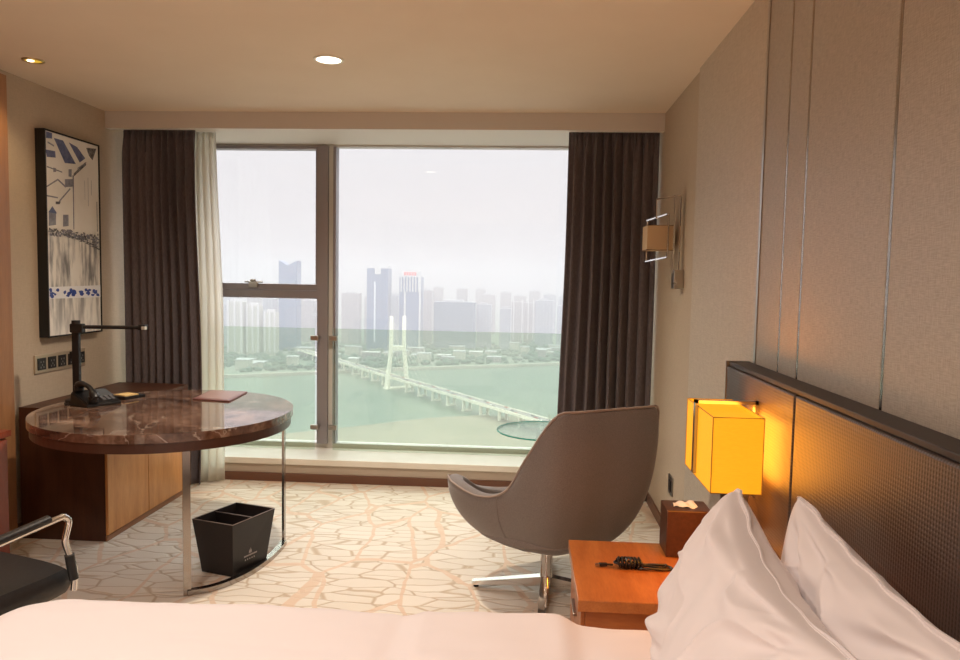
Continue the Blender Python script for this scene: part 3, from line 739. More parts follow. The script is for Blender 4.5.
# tissue box
tb = thing('tissue_box', 'dark brown leather tissue box on the nightstand below the yellow lamp', 'tissue box', (.61, 2.76, .5005))
m_tb = noise_col(mat('brown_leather_box', (.07, .028, .014), .4), 90, (.06, .024, .012), (.09, .036, .018), bump=.15, bdist=.001)
TX0, TX1, TY0, TY1, TZ = .524, .685, 2.665, 2.80, .674
part(MB().box(TX0, TX1, TY0, TY1, .5005, TZ, bev=.004), 'body', m_tb, tb)
g = MB(); c = Vector(((TX0+TX1)/2-.005, (TY0+TY1)/2, TZ+.0008)); g.face([g.bm.verts.new(c+Vector((.050*math.cos(a), .036*math.sin(a), 0))) for a in [2*PI*i/28 for i in range(28)]])
part(g, 'opening', m_black, tb)
g = MB()
g.grid(lambda u, v: c+Vector((lerp(-.045, .042, u)*(1-.15*v), lerp(-.028, .026, v)+.008*math.sin(6*u), .002+.014*(u**1.5)*v+.006*math.sin(PI*v)*math.sin(PI*u)+.003*math.sin(14*u+3*v))), 16, 10)
ts = part(g, 'tissue', mat('white_tissue', (.85, .80, .72), .8), tb)
# tied black cable
g = MB(); m_cab = mat('black_cable', (.012, .011, .011), .4)
CZ = .5045
for k_ in range(3):      # open loops to the right, two flattened bights to the left
    pts = []
    x0_, x1_ = ((.40, .525), (.415, .505), (.325, .42))[k_]; w_ = (.021, .012, .017)[k_]
    for i in range(40):
        a = 2*PI*i/40
        pts.append(((x0_+x1_)/2+(x1_-x0_)/2*math.cos(a), 2.545+.004*k_+w_*math.sin(a)+.003*math.sin(3*a+k_), CZ+.005*k_+.004*abs(math.sin(a+k_))))
    g.tube(pts, .0042, 7, closed=True)
pts = [(.335+.085*i/90+.004*math.sin(i*.9), 2.547+.021*math.cos(i*.48), CZ+.016+.016*math.sin(i*.48)) for i in range(91)]
g.tube(pts, .0044, 7)
g.tube(catmull([(.32, 2.55, CZ+.004), (.30, 2.548, CZ+.006), (.278, 2.553, CZ+.003)], 4), .0035, 7)
g.box(-.016, .012, -.007, .007, -.004, .006, mat=rotz((.288, 2.549, CZ+.004), .1), bev=.002)
cb = single(g, 'usb_cable', m_cab, 'black charging cable wound in a bundle on the nightstand top', 'cable', (.39, 2.545, .5005))
g = MB(); g.box(-.030, -.016, -.0055, .0055, -.003, .003, mat=rotz((.288, 2.549, CZ+.004), .1)); part(g, 'plug', m_steel, cb)

# ------------------------------------------------------------------ headboard
m_hb = mat('embossed_brown_leather', (.10, .07, .055), .42, spec=.5); k = N(m_hb)
v_ = k.n('Mapping', {'Vector': k.coord(), 'Rotation': (0, 0, 0)}).outputs[0]
sx = k.n('SeparateXYZ', {0: v_})
yy = k.math('MULTIPLY', sx.outputs['Y'], 2*PI/.019); zz = k.math('MULTIPLY', sx.outputs['Z'], 2*PI/.019)
hgt = k.math('MULTIPLY', k.math('SINE', k.math('ADD', yy, zz)), k.math('SINE', k.math('SUBTRACT', yy, zz)))
h2 = k.n('MapRange', {0: hgt, 1: -.9, 2: .4, 3: 0.0, 4: 1.0}).outputs[0]
k.bump(h2, .35, .0015)
k.col(k.mix(h2, (.035, .024, .020), (.070, .048, .040)))
hb = thing('headboard', 'tall dark brown embossed leather headboard along the right wall', 'headboard', (.78, 1.2, 0))
for a, c in ((2.082, 2.776), (.10, 2.074), (-.6, .092)):
    part(MB().box(.745, .80, a, c, .02, 1.195, bev=.006), 'padded_panel', m_hb, hb)
part(MB().box(.752, .829, -.6, 2.778, 1.196, 1.212, bev=.003), 'top_cap', mat('dark_cap', (.022, .016, .014), .5), hb)
part(MB().box(.80, .829, -.6, 2.772, 0.0, 1.195), 'back_board', m_base, hb)
part(MB().box(.742, .829, 2.778, 2.786, 0.0, 1.214), 'edge_strip', m_steel, hb)

# ------------------------------------------------------------------ yellow bedside lamp
m_shade = bpy.data.materials.new('lit_yellow_shade'); m_shade.use_nodes = True; k = N(m_shade)
k.p.inputs['Base Color'].default_value = (.45, .24, .03, 1); k.p.inputs['Roughness'].default_value = .8
nz = k.n('TexNoise', {'Vector': k.coord((60, 60, 400)), 'Scale': 1}).outputs[0]
k.t.links.new(k.ramp(nz, [(.3, (1.0, .33, .003)), (.7, (1.0, .38, .006))]), k.p.inputs['Emission Color']); k.p.inputs['Emission Strength'].default_value = .80
lp = thing('bedside_lamp', 'lit yellow box-shaped reading lamp on the headboard above the pillows', 'lamp', (.62, 2.36, .84))
SX0, SX1, SY0, SY1, SZ0, SZ1 = .557, .706, 2.20, 2.55, .876, 1.104
g = MB(); th = .003
g.box(SX0, SX1, SY0, SY0+th, SZ0, SZ1).box(SX0, SX1, SY1-th, SY1, SZ0, SZ1).box(SX0, SX0+th, SY0+th, SY1-th, SZ0, SZ1).box(SX1-th, SX1, SY0+th, SY1-th, SZ0, SZ1)
g.box(SX0+th, SX1-th, SY0+th, SY1-th, SZ1-.012, SZ1-.009)
part(g, 'lamp_shade', m_shade, lp)
g = MB()
for (xa, ya) in ((SX0, SY0), (SX1, SY0), (SX0, SY1), (SX1, SY1)): g.tube([(xa, ya, SZ0), (xa, ya, SZ1)], .0018, 5)
for z in (SZ0, SZ1): g.tube([(SX0, SY0, z), (SX1, SY0, z), (SX1, SY1, z), (SX0, SY1, z)], .0018, 5, closed=True)
part(g, 'shade_piping', mat('shade_edge', (.60, .27, .03), .7), lp)
g = MB(); FYL = 2.40
for p in (((.546, .556), (SZ0+.01, 1.124)), ((.735, .745), (SZ0-.06, 1.124))): g.box(p[0][0], p[0][1], FYL-.012, FYL+.012, p[1][0], p[1][1])
g.box(.546, .745, FYL-.012, FYL+.012, 1.114, 1.124)
part(g, 'frame', m_steel, lp)
part(MB().box(.655, .700, 2.30, 2.36, .790, .8755, bev=.003), 'switch_box', m_steel, lp)
g = MB(); g.box(.665, .690, 2.31, 2.35, .715, .790).box(.655, .744, 2.20, 2.36, .700, .715, bev=.003).box(.715, .744, 2.12, 2.20, .700, .712, bev=.002)
part(g, 'bracket', mat('brass_bracket', (.80, .60, .32), .2, metal=1), lp)
bl = bpy.data.lights.new('bedside_bulb', 'AREA'); bl.shape = 'RECTANGLE'; bl.size = .10; bl.size_y = .10; bl.energy = 2.0; bl.color = (1, .52, .12)
for nm, lc, rot, en, (a_, c_) in (('bulb_up', (.631, 2.375, 1.106), (PI, 0, 0), 1.2, (.13, .3)), ('bulb_down', (.631, 2.375, .874), (0, 0, 0), 2.2, (.13, .3)), ('bulb_side', (.709, 2.375, .99), (0, R(-90), 0), 2.4, (.20, .32)), ('bulb_near', (.631, 2.196, .99), (R(-90), 0, 0), .45, (.13, .2))):
    d = bpy.data.lights.new(nm, 'AREA'); d.shape = 'RECTANGLE'; d.size, d.size_y = a_, c_; d.energy = en; d.color = (1, .33, .03)
    o_ = bpy.data.objects.new(nm, d); COL.objects.link(o_); o_.location = lc; o_.rotation_euler = rot

# ------------------------------------------------------------------ wall sconce near the window
ws = thing('wall_sconce', 'small beige box shade wall sconce in a chrome frame, by the right curtain', 'lamp', (.83, 4.35, 1.47))
part(MB().box(.690, .822, 4.30, 4.46, 1.682, 1.684).box(.675, .822, 4.295, 4.298, 1.682, 1.826).box(.675, .822, 4.462, 4.465, 1.682, 1.826).box(.675, .678, 4.298, 4.462, 1.682, 1.826).box(.819, .822, 4.298, 4.462, 1.682, 1.826),
     'lamp_shade', mat('beige_shade', (.62, .44, .26), .8), ws)
m_trimb = mat('shade_trim_brown', (.10, .05, .03), .5)
for z in (1.684, 1.824):
    g = MB(); g.tube([(.675, 4.295, z), (.822, 4.295, z), (.822, 4.465, z), (.675, 4.465, z)], .0025, 5, closed=True); part(g, 'shade_piping', m_trimb, ws)
g = MB()
def flatbar(a, b2, w_=.012): g.tube([a, b2], 0, flat=(w_, .008))
flatbar((.838, 4.17, 1.47), (.838, 4.17, 1.985), .022); flatbar((.838, 4.17, 1.98), (.725, 4.30, 1.97)); flatbar((.725, 4.30, 1.975), (.725, 4.30, 1.86)); flatbar((.802, 4.17, 1.55), (.802, 4.17, 1.98), .008)
part(g, 'bracket', m_chrome, ws)
g = MB()
L0 = [(.785, 4.255, 1.885), (.705, 4.50, 1.865), (.705, 4.50, 1.622), (.785, 4.255, 1.642)]
for i in range(4): flatbar(L0[i], L0[(i+1) % 4], .014)
part(g, 'frame', m_chrome, ws)
part(MB().box(.800, .854, 4.12, 4.20, 1.465, 1.57, bev=.004), 'wall_plate', m_steel, ws)
part(MB().lathe([(0, 0), (.010, 0), (.010, .012), (0, .012)], (.808, 4.112, 1.495), 14, axis='y'), 'knob', m_chrome, ws)

# ------------------------------------------------------------------ downlights
m_lit = bpy.data.materials.new('downlight_glow'); m_lit.use_nodes = True; k = N(m_lit)
k.p.inputs['Emission Color'].default_value = (1, .88, .68, 1); k.p.inputs['Emission Strength'].default_value = 4
def spot(name, c, e_, col=(1, .78, .52), ang=125):
    d = bpy.data.lights.new(name, 'SPOT'); d.energy = e_; d.spot_size = R(ang); d.spot_blend = .8; d.shadow_soft_size = .05; d.color = col
    o_ = bpy.data.objects.new(name, d); COL.objects.link(o_); o_.location = c
d1 = thing('downlight', 'round lit white downlight in the middle of the ceiling', 'downlight', (-1.015, 3.705, H-.006), 'recessed ceiling lights')
part(MB().lathe([(.062, 0), (.074, 0), (.076, .0055), (.060, .0055)], (-1.015, 3.705, H-.006), 40, ring=True), 'trim_ring', m_header, d1)
part(MB().lathe([(0, .002), (.062, .002), (.062, .0055), (0, .0055)], (-1.015, 3.705, H-.006), 40), 'diffuser', m_lit, d1)
spot('downlight_lamp', (-1.015, 3.705, H-.03), 100, (1, .86, .70), 150)
d2 = thing('downlight', 'small brass downlight with a yellow reflector at the upper left of the ceiling', 'downlight', (-2.56, 3.72, H-.006), 'recessed ceiling lights')
part(MB().lathe([(.040, 0), (.052, 0), (.054, .0055), (.038, .0055)], (-2.56, 3.72, H-.006), 36, ring=True), 'trim_ring', mat('brass_ring', (.62, .45, .22), .3, metal=1), d2)
m_gold = mat('gold_reflector', (.55, .36, .05), .3); N(m_gold).p.inputs['Emission Color'].default_value = (1, .62, .05, 1); m_gold.node_tree.nodes['Principled BSDF'].inputs['Emission Strength'].default_value = .45
part(MB().lathe([(0, .003), (.040, .003), (.040, .0055), (0, .0055)], (-2.56, 3.72, H-.006), 36), 'reflector', m_gold, d2)
part(MB().lathe([(0, .0005), (.016, .0005), (.016, .0029), (0, .0029)], (-2.572, 3.715, H-.006), 24), 'bulb', m_lit, d2)
spot('downlight_lamp', (-2.56, 3.72, H-.03), 9, (1, .72, .40))

# ------------------------------------------------------------------ bed, duvet, pillows
m_sheet = mat('white_bed_linen', (.76, .70, .695), .75, spec=.2, Sheen_Weight=.15)
k = N(m_sheet); nz = k.n('TexNoise', {'Vector': k.coord((1, 1, 1)), 'Scale': 300, 'Detail': 2}).outputs[0]; k.bump(nz, .08, .0006)
bed = thing('bed', 'large bed with a smooth white duvet in the foreground', 'bed', (-.35, 1.05, 0))
part(MB().box(-1.38, .74, .16, 1.93, .05, .26, bev=.01), 'base', mat('bed_base_fabric', (.12, .09, .08), .9), bed)
part(MB().box(-1.40, .74, .14, 1.95, .26, .49, bev=.04), 'mattress', m_sheet, bed)
def duvet_h(x, y):
    z = .562 + .010*noise.noise(Vector((x*2.1, y*2.6, 0))) + .006*noise.noise(Vector((x*6, y*5, 3)))
    z += .012*sstep(-.30, -.26, x)*(1-sstep(.10, .20, x)) + .007*math.exp(-((x+.33)/.025)**2)*-1
    z -= .020*sstep(.10, .17, x)
    d = (y-1.78)-.02*(x+.6)     # shallow crease along the far side
    z -= .004*math.exp(-(d/.008)**2)*sstep(-1.0, -.8, x)*(1-sstep(-.2, 0, x))
    return z
BX0, BX1, BY0, BY1 = -1.50, .72, .08, 2.085
def duv(u, v):
    # superellipse mapping so that the outline has round corners; the outer part hangs over the side
    a, c = 2*u-1, 2*v-1
    cx, cy, hx, hy = (BX0+BX1)/2, (BY0+BY1)/2, (BX1-BX0)/2, (BY1-BY0)/2
    rc = .22
    x, y = a*hx, c*hy
    # round the corners in plan
    ox, oy = max(0, abs(x)-(hx-rc)), max(0, abs(y)-(hy-rc))
    if x > 0: ox = ox*0
    if ox > 0 and oy > 0:
        m_ = max(ox, oy); L_ = math.hypot(ox, oy); s_ = m_/L_
        x = math.copysign((hx-rc)+ox*s_, x); y = math.copysign((hy-rc)+oy*s_, y); edge = rc-m_
    else: edge = min(hx-abs(x) if x < 0 else 9, hy-abs(y))
    X, Y = cx+x, cy+y
    z = duvet_h(X, Y)
    e_ = sstep(0, .13, edge); e_ = math.sqrt(max(0, 1-(1-min(1, edge/.12))**2))
    z += .0035*noise.noise(Vector((X*9+3, Y*14, 1)))*e_ + .004*max(0, .5-abs(noise.noise(Vector((X*3-Y*2, Y*5+X, 7))))*3)*e_
    return Vector((X, Y, z-.13*(1-e_)))
g = MB(); V = g.grid(duv, 150, 110)
# skirt hanging down
def rimverts():
    n_, m_ = len(V)-1, len(V[0])-1
    return [V[n_-i][m_] for i in range(n_+1)] + [V[0][m_-j] for j in range(1, m_+1)] + [V[i][0] for i in range(1, n_+1)]
rim = rimverts(); prevr = rim
for q in range(1, 7):
    cur = []
    for i, v in enumerate(rim):
        t = q/6; wv = .012*math.sin(i*.33)*t+.008*math.sin(i*.13+1)*t
        c = Vector((-.35, 1.05, 0)); d = (Vector((v.co.x, v.co.y, 0))-c).normalized()
        cur.append(g.bm.verts.new((v.co.x+d.x*wv, v.co.y+d.y*wv, lerp(v.co.z, .20, t))))
    for i in range(len(rim)-1): g.face([prevr[i], prevr[i+1], cur[i+1], cur[i]], 0, True)
    prevr = cur
part(g, 'duvet', m_sheet, bed)

m_pillow = mat('white_pillow_cotton', (.70, .64, .63), .7, spec=.2, Sheen_Weight=.15)
k = N(m_pillow); nz = k.n('TexNoise', {'Vector': k.coord(), 'Scale': 320, 'Detail': 2}).outputs[0]; k.bump(nz, .08, .0006)
def pillow(label, P00, P10, P01, P11, thick, seed, sag):
    """corners: bottom-far, bottom-near, top-far, top-near; bulges both ways across the sheet they span"""
    P00, P10, P01, P11 = map(Vector, (P00, P10, P01, P11))
    th = thing('pillow', label, 'pillow', (P00+P10)/2, 'pillows leaning on the headboard')
    nrm = (P10-P00).cross(P01-P00).normalized()
    if nrm.x > 0: nrm = -nrm         # faces the foot of the bed
    FL = .075
    def f(s_):
        def fn(u, v):
            p = lerp(lerp(P00, P10, u), lerp(P01, P11, u), v)
            # edges pull in between the corners
            a, c = 2*u-1, 2*v-1
            upv = ((P01+P11)-(P00+P10)).normalized(); sv = (P10-P00).normalized()
            p = p - upv*sag*max(0, c)**3*(1-a*a)**1.0 + upv*.02*max(0, -c)**3*(1-a*a)
            p = p - sv*.008*math.copysign(abs(a)**3, a)*(1-c*c)
            k4 = (a*a*c*c)**5; p = p - sv*.020*a*k4 - upv*.028*c*k4
            ia, ic = abs(a)/(1-FL), abs(c)/(1-FL)
            q = max(0, 1-ia**2.4)*max(0, 1-ic**2.4)
            th_ = thick*q**.34
            # folds run in from the corners and along the top
            wr = 0
            for (ca, cc) in ((-1, 1), (1, 1), (-1, -1), (1, -1)):
                da, dc = a-ca, c-cc; rr_ = math.hypot(da, dc); an = math.atan2(dc, da)
                wr += math.sin(an*15+seed*1.7+3*noise.noise(Vector((da*2, dc*2, seed))))*math.exp(-((rr_-.55)/.40)**2)
            wr2 = noise.noise(Vector((a*3.0+seed, c*1.5, seed*3)))+.35*noise.noise(Vector((a*7+seed, c*3.2, seed)))
            rid = 1-abs(noise.noise(Vector((a*2.4-c*1.1+seed, c*1.3+a*.8, seed+5))))*3
            env = min(1, q*3)
            disp = (.013*wr+.016*wr2+.022*max(0, rid-.35)**2)*env
            if q <= 0: disp = .004*math.sin(a*19+c*3+seed)*abs(c)+.003*math.sin(c*17+seed)
            base_ = .0025 if s_ > 0 else -.0025
            return p+nrm*(s_*(th_+disp*.9*env)+base_+ (disp if q <= 0 else 0))
        return fn
    g = MB(); NU_, NV_ = 170, 120
    A_ = g.grid(f(1), NU_, NV_); B_ = g.grid(f(-1), NU_, NV_)
    for i in range(NU_):
        g.face([A_[i][0], A_[i+1][0], B_[i+1][0], B_[i][0]], 0, True); g.face([A_[i][NV_], A_[i+1][NV_], B_[i+1][NV_], B_[i][NV_]], 0, True)
    for j in range(NV_):
        g.face([A_[0][j], A_[0][j+1], B_[0][j+1], B_[0][j]], 0, True); g.face([A_[NU_][j], A_[NU_][j+1], B_[NU_][j+1], B_[NU_][j]], 0, True)
    # stitched seam where the flange begins
    pb = part(g, 'pillowcase', m_pillow, th)
    fa = f(1); e_ = 1-FL*.9; lo_, hi_ = (1-e_)/2, (1+e_)/2; Lp = []
    for i in range(40): Lp.append((lerp(lo_, hi_, i/40), lo_))
    for i in range(30): Lp.append((hi_, lerp(lo_, hi_, i/30)))
    for i in range(40): Lp.append((lerp(hi_, lo_, i/40), hi_))
    for i in range(30): Lp.append((lo_, lerp(hi_, lo_, i/30)))
    g = MB(); g.tube([fa(*q)+nrm*.001 for q in Lp], .0022, 5, closed=True); part(g, 'seam', m_pillow, pb)
    return th
pillow('front white pillow leaning nearest the foot of the bed, its corner pointing up', (.335, 1.80, .60), (.30, 1.02, .60), (.530, 1.815, 1.03), (.50, 1.02, .975), .095, 1.3, .07)
pillow('rear white pillow against the headboard, behind the front pillow', (.56, 1.66, .60), (.54, .88, .60), (.640, 1.745, 1.035), (.66, .95, .985), .060, 2.6, .035)

# ------------------------------------------------------------------ the city across the river
G = -150.0
m_water = mat('river_water', (.16, .27, .20), .35, spec=.4); k = N(m_water)
nz = k.n('TexNoise', {'Vector': k.coord((1, 1, 1)), 'Scale': .006, 'Detail': 5}).outputs[0]
k.col(k.ramp(nz, [(.35, (.062, .11, .072)), (.65, (.09, .135, .09))]))
single(MB().box(-2500, 2500, 200, 9000, G-2, G), 'river', m_water, 'wide green river beyond the window', 'river', (0, 1000, G-2))
m_land = noise_col(mat('far_bank', (.10, .15, .10), .9), .012, (.07, .12, .08), (.18, .20, .15), detail=8)
m_sand = noise_col(mat('near_bank', (.42, .38, .26), .9), .02, (.15, .15, .10), (.21, .19, .135), detail=8)
m_edge = mat('embankment', (.36, .34, .28), .8)
shf = [(-2400, 500), (-1000, 860), (-640, 960), (-443, 1046), (-317, 1118), (-193, 1195), (-78, 1248), (61, 1323), (300, 1400), (900, 1520), (2400, 1700)]
g = MB(); g.prism(shf+[(2400, 8800), (-2400, 8800)], G, G+3); single(g, 'far_bank', m_land, 'dark green far bank of the river under the towers', 'land', (0, 3000, G))['kind'] = 'structure'
g = MB()
g.prism([(x, y-7) for x, y in shf[1:-1]]+[(x, y-.5) for x, y in shf[1:-1]][::-1], G, G+5)
single(g, 'embankment', m_edge, 'pale embankment wall along the far waterline', 'embankment', (0, 1200, G))['kind'] = 'structure'
shn = [(-900, 560), (-420, 600), (-275, 647), (-228, 676), (-175, 716), (-130, 755), (-95, 782), (-49, 801), (38, 798), (150, 790), (600, 760)]
g = MB(); g.prism([(-900, 210), (600, 210)]+shn[::-1], G, G+2); single(g, 'near_bank', m_sand, 'pale sandy near bank below the window', 'land', (0, 500, G))['kind'] = 'structure'

def win_mat(name, c1, c2, sx_, sz_, mortar=.25, rough=.5):
    """facade: rows of windows between bands"""
    m = mat(name, c1, rough); k = N(m); v = k.coord(); s3 = k.n('SeparateXYZ', {0: v})
    h = k.math('ADD', s3.outputs['X'], s3.outputs['Y'])
    cv = k.n('CombineXYZ', {0: h, 1: s3.outputs['Z'], 2: 0.0}).outputs[0]
    br = k.n('TexBrick', {'Vector': cv, 'Color1': (*c1, 1), 'Color2': (c1[0]*.85, c1[1]*.85, c1[2]*.88, 1), 'Mortar': (*c2, 1), 'Scale': 1, 'Mortar Size': mortar, 'Brick Width': sx_, 'Row Height': sz_}, offset=0)
    k.col(br.outputs[0]); return m
F_BLUE = win_mat('blue_glass_facade', (.035, .085, .19), (.09, .15, .26), 8, 4.0, .35, .3)
F_GREY = win_mat('grey_facade', (.12, .15, .21), (.30, .31, .34), 7, 3.4, .8)
F_TAN = win_mat('tan_facade', (.16, .15, .17), (.30, .27, .27), 6, 3.2, .9)
F_CREAM = win_mat('cream_facade', (.30, .34, .30), (.36, .35, .29), 4.5, 3.2, 1.1)
F_DARK = win_mat('slate_facade', (.05, .09, .14), (.12, .16, .20), 9, 5, .6, .35)
m_fin = mat('white_fin', (.50, .50, .50), .6); m_redsign = mat('red_sign', (.75, .10, .08), .6); m_roof = mat('flat_roof', (.35, .36, .38), .8)
def tower(name, x, y, w_, h, d, fm, label, group=None, extra=None, rz=0.0):
    t = thing(name, label, 'building', (x, y+d/2, G+3), group)
    z0 = G+3
    part(MB().box(x-w_/2, x+w_/2, y, y+d, z0, z0+h), 'body', fm, t)
    if extra: extra(t, x, y, w_, h, d, z0)
    else: part(MB().box(x-w_*.3, x+w_*.2, y+d*.2, y+d*.7, z0+h, z0+h+4), 'roof_house', m_roof, t)
    t.rotation_euler.z = rz
    return t
def ex_notch(t, x, y, w_, h, d, z0):      # two raised corners, a V between them
    g = MB()
    for s_ in (-1, 1):
        a, b2 = (x-w_/2, x) if s_ < 0 else (x, x+w_/2)
        vs_ = [(a, z0+h), (b2, z0+h), (b2, z0+h+(2 if s_ < 0 else 12)), (a, z0+h+(12 if s_ < 0 else 2))]
        f0 = [g.bm.verts.new((p[0], y, p[1])) for p in vs_]; f1 = [g.bm.verts.new((p[0], y+d, p[1])) for p in vs_]
        g.face(f0); g.face(f1[::-1])
        for i in range(4): g.face([f0[i], f0[(i+1) % 4], f1[(i+1) % 4], f1[i]])
    part(g, 'crown', F_BLUE, t)
def ex_t1(t, x, y, w_, h, d, z0):
    part(MB().box(x-w_*.42, x+w_*.5, y+1, y+d, z0+h, z0+h+6), 'crown', m_fin, t)
    part(MB().box(x-w_*.12, x+w_*.16, y-1.5, y, z0+h*.93, z0+h+2), 'white_recess', m_fin, t)
    part(MB().box(x-w_*.15, x-w_*.08, y-1.5, y, z0+h*.1, z0+h*.84), 'fin', mat('pale_fin', (.55, .60, .66), .6), t)
def ex_t2(t, x, y, w_, h, d, z0):
    for i in range(7): part(MB().box(x-w_*.44+i*w_*.136, x-w_*.41+i*w_*.136+.8, y-1.2, y, z0+h*.80, z0+h), 'fin', m_fin, t)
    part(MB().box(x+w_*.42, x+w_*.5, y-1.2, y, z0, z0+h), 'fin', m_fin, t); part(MB().box(x-w_*.28, x-w_*.20, y-1.2, y, z0, z0+h*.8), 'fin', m_fin, t)
    part(MB().box(x-w_*.40, x+w_*.40, y+2, y+d*.8, z0+h, z0+h+12), 'crown', m_fin, t)
    g = MB()
    for i in range(5): g.box(x-w_*.30+i*w_*.12, x-w_*.30+i*w_*.12+w_*.09, y+1.2, y+1.9, z0+h+3, z0+h+10)
    part(g, 'rooftop_sign', m_redsign, t)
FG = 'pale towers standing in the haze across the river'
tower('office_tower', -302, 1472, 43, 166, 40, F_BLUE, 'tall blue glass tower with a white notch at its top', extra=ex_t1)
tower('office_tower', -238, 1488, 44, 150, 40, F_BLUE, 'tall white-finned tower with a red rooftop sign, behind the bridge pylon', extra=ex_t2)
tower('office_tower', -472, 1429, 36, 166, 30, F_BLUE, 'lone blue tower with a V-shaped top, seen through the left panes', extra=ex_notch)
tower('office_block', -149, 1510, 85, 100, 40, F_DARK, 'wide flat dark blue office block right of the finned tower')
def ex_cream(t, x, y, w_, h, d, z0):
    for s_ in (-.42, 0, .42): part(MB().box(x+w_*s_-1.5, x+w_*s_+1.5, y-1.5, y, z0+6, z0+h+3), 'stair_tower', m_fin, t)
    part(MB().box(x-w_*.3, x+w_*.3, y+3, y+12, z0+h, z0+h+5), 'roof_house', m_fin, t)
tower('apartment_block', -535, 1320, 30, 99, 20, F_CREAM, 'cream apartment block nearest the sheer curtain, tallest of three', extra=ex_cream)
tower('apartment_block', -504, 1327, 25, 92, 20, F_CREAM, 'cream apartment block in the middle of the three by the sheer curtain', extra=ex_cream)
tower('apartment_block', -474, 1333, 22, 80, 20, F_CREAM, 'cream apartment block, lowest and rightmost of the three in the left pane', extra=ex_cream)
tower('office_block', -46, 1568, 24, 86, 24, F_GREY, 'grey slab block just right of the wide dark office block')
tower('apartment_tower', -91, 1568, 30, 94, 24, F_GREY, 'grey tower touching the right end of the wide dark office block')
tower('apartment_tower', 38, 1651, 40, 103, 26, F_GREY, 'tall grey tower close to the right curtain, in front of the haze')
tower('apartment_tower', 84, 1640, 34, 92, 26, F_GREY, 'grey tower half hidden by the right curtain')
tower('apartment_tower', -23, 1707, 26, 97, 22, F_TAN, 'pinkish tower with thin white ribs right of the grey slab', extra=lambda t, x, y, w_, h, d, z0: [part(MB().box(x+s_*w_-1.2, x+s_*w_+1.2, y-1, y, z0+10, z0+h+6), 'fin', m_fin, t) for s_ in (-.3, .45)])
tower('apartment_tower', 5, 1715, 24, 95, 22, F_TAN, 'pinkish tower with a bright white rib, second from the grey slab', extra=lambda t, x, y, w_, h, d, z0: [part(MB().box(x+s_*w_-1.4, x+s_*w_+1.4, y-1, y, z0+10, z0+h+8), 'fin', m_fin, t) for s_ in (-.1, .4)])
for (x, y, w_, h) in ((-390, 1609, 40, 112), (-350, 1620, 22, 104), (-226, 1653, 24, 120), (-493, 1632, 30, 93), (-452, 1660, 22, 100), (-556, 1564, 32, 98), (-620, 1478, 22, 87), (-299, 1634, 22, 108),
                      (-175, 1973, 30, 121), (-237, 1954, 26, 124), (-268, 1960, 22, 112), (-106, 1994, 40, 106), (-60, 2060, 30, 112), (-20, 2013, 34, 104), (20, 2028, 30, 118), (62, 2053, 34, 108), (105, 2070, 36, 104), (-434, 1500, 22, 66), (-410, 1700, 26, 100), (-330, 1850, 30, 104), (-136, 2151, 30, 118), (-738, 1800, 39, 98), (150, 1800, 34, 96), (205, 1870, 30, 104), (262, 1850, 36, 90), (330, 1960, 34, 100), (400, 1940, 30, 92), (-800, 1700, 30, 90), (-870, 1760, 34, 96), (-690, 1820, 30, 90), (-640, 1850, 34, 84), (-590, 1900, 36, 92)):
    tower('distant_tower', x, y, w_, h, 22, F_TAN if (x*7+y) % 3 else F_GREY, 'pale apartment tower fading into the haze behind the nearer blocks', FG)
# low buildings between the trees
rnd = random.Random(11)
for i in range(46):
    x = rnd.uniform(-620, 130); y = 1190+.53*(x+200)*(1 if x > -440 else .8)+rnd.uniform(40, 260)
    if any(abs(x-bx) < 40 and abs(y-by) < 45 for bx, by in ((-302, 1490), (-238, 1508), (-472, 1440), (-170, 1530), (-130, 1530), (-535, 1330), (-504, 1337), (-474, 1343))): continue
    w_, d, h = rnd.uniform(12, 34), rnd.uniform(10, 22), rnd.uniform(6, 18)
    t = thing('low_building', 'low %s building with a %s roof among the trees on the far bank' % ('pale' if i % 3 else 'pinkish', 'grey' if i % 4 else 'white'), 'building', (x, y+d/2, G+3), 'low buildings on the far bank')
    part(MB().box(x-w_/2, x+w_/2, y, y+d, G+3, G+3+h), 'body', F_CREAM if i % 3 else F_TAN, t)
    part(MB().box(x-w_/2-.6, x+w_/2+.6, y-.6, y+d+.6, G+3+h, G+4.2+h), 'roof', m_roof if i % 4 else m_fin, t)
g = MB()
for i in range(1900):
    x = rnd.uniform(-900, 420); y = 1195+.53*(x+200)*(1 if x > -440 else .8)+22+rnd.random()**1.3*420
    r_ = rnd.uniform(3, 8); t = bmesh.new(); bmesh.ops.create_icosphere(t, subdivisions=1, radius=r_)
    for v in t.verts: v.co = Vector((v.co.x*rnd.uniform(.9, 1.3), v.co.y, v.co.z*rnd.uniform(.6, .9)))+Vector((x, y, G+3+r_*.35))
    g.add(t, 0, smooth=True)
tr_ = single(g, 'tree_canopy', noise_col(mat('tree_green', (.04, .10, .05), .9), .05, (.025, .065, .045), (.055, .10, .055)), 'dark green tree canopy covering the far bank', 'trees', (-250, 1300, G+3), kind='stuff')

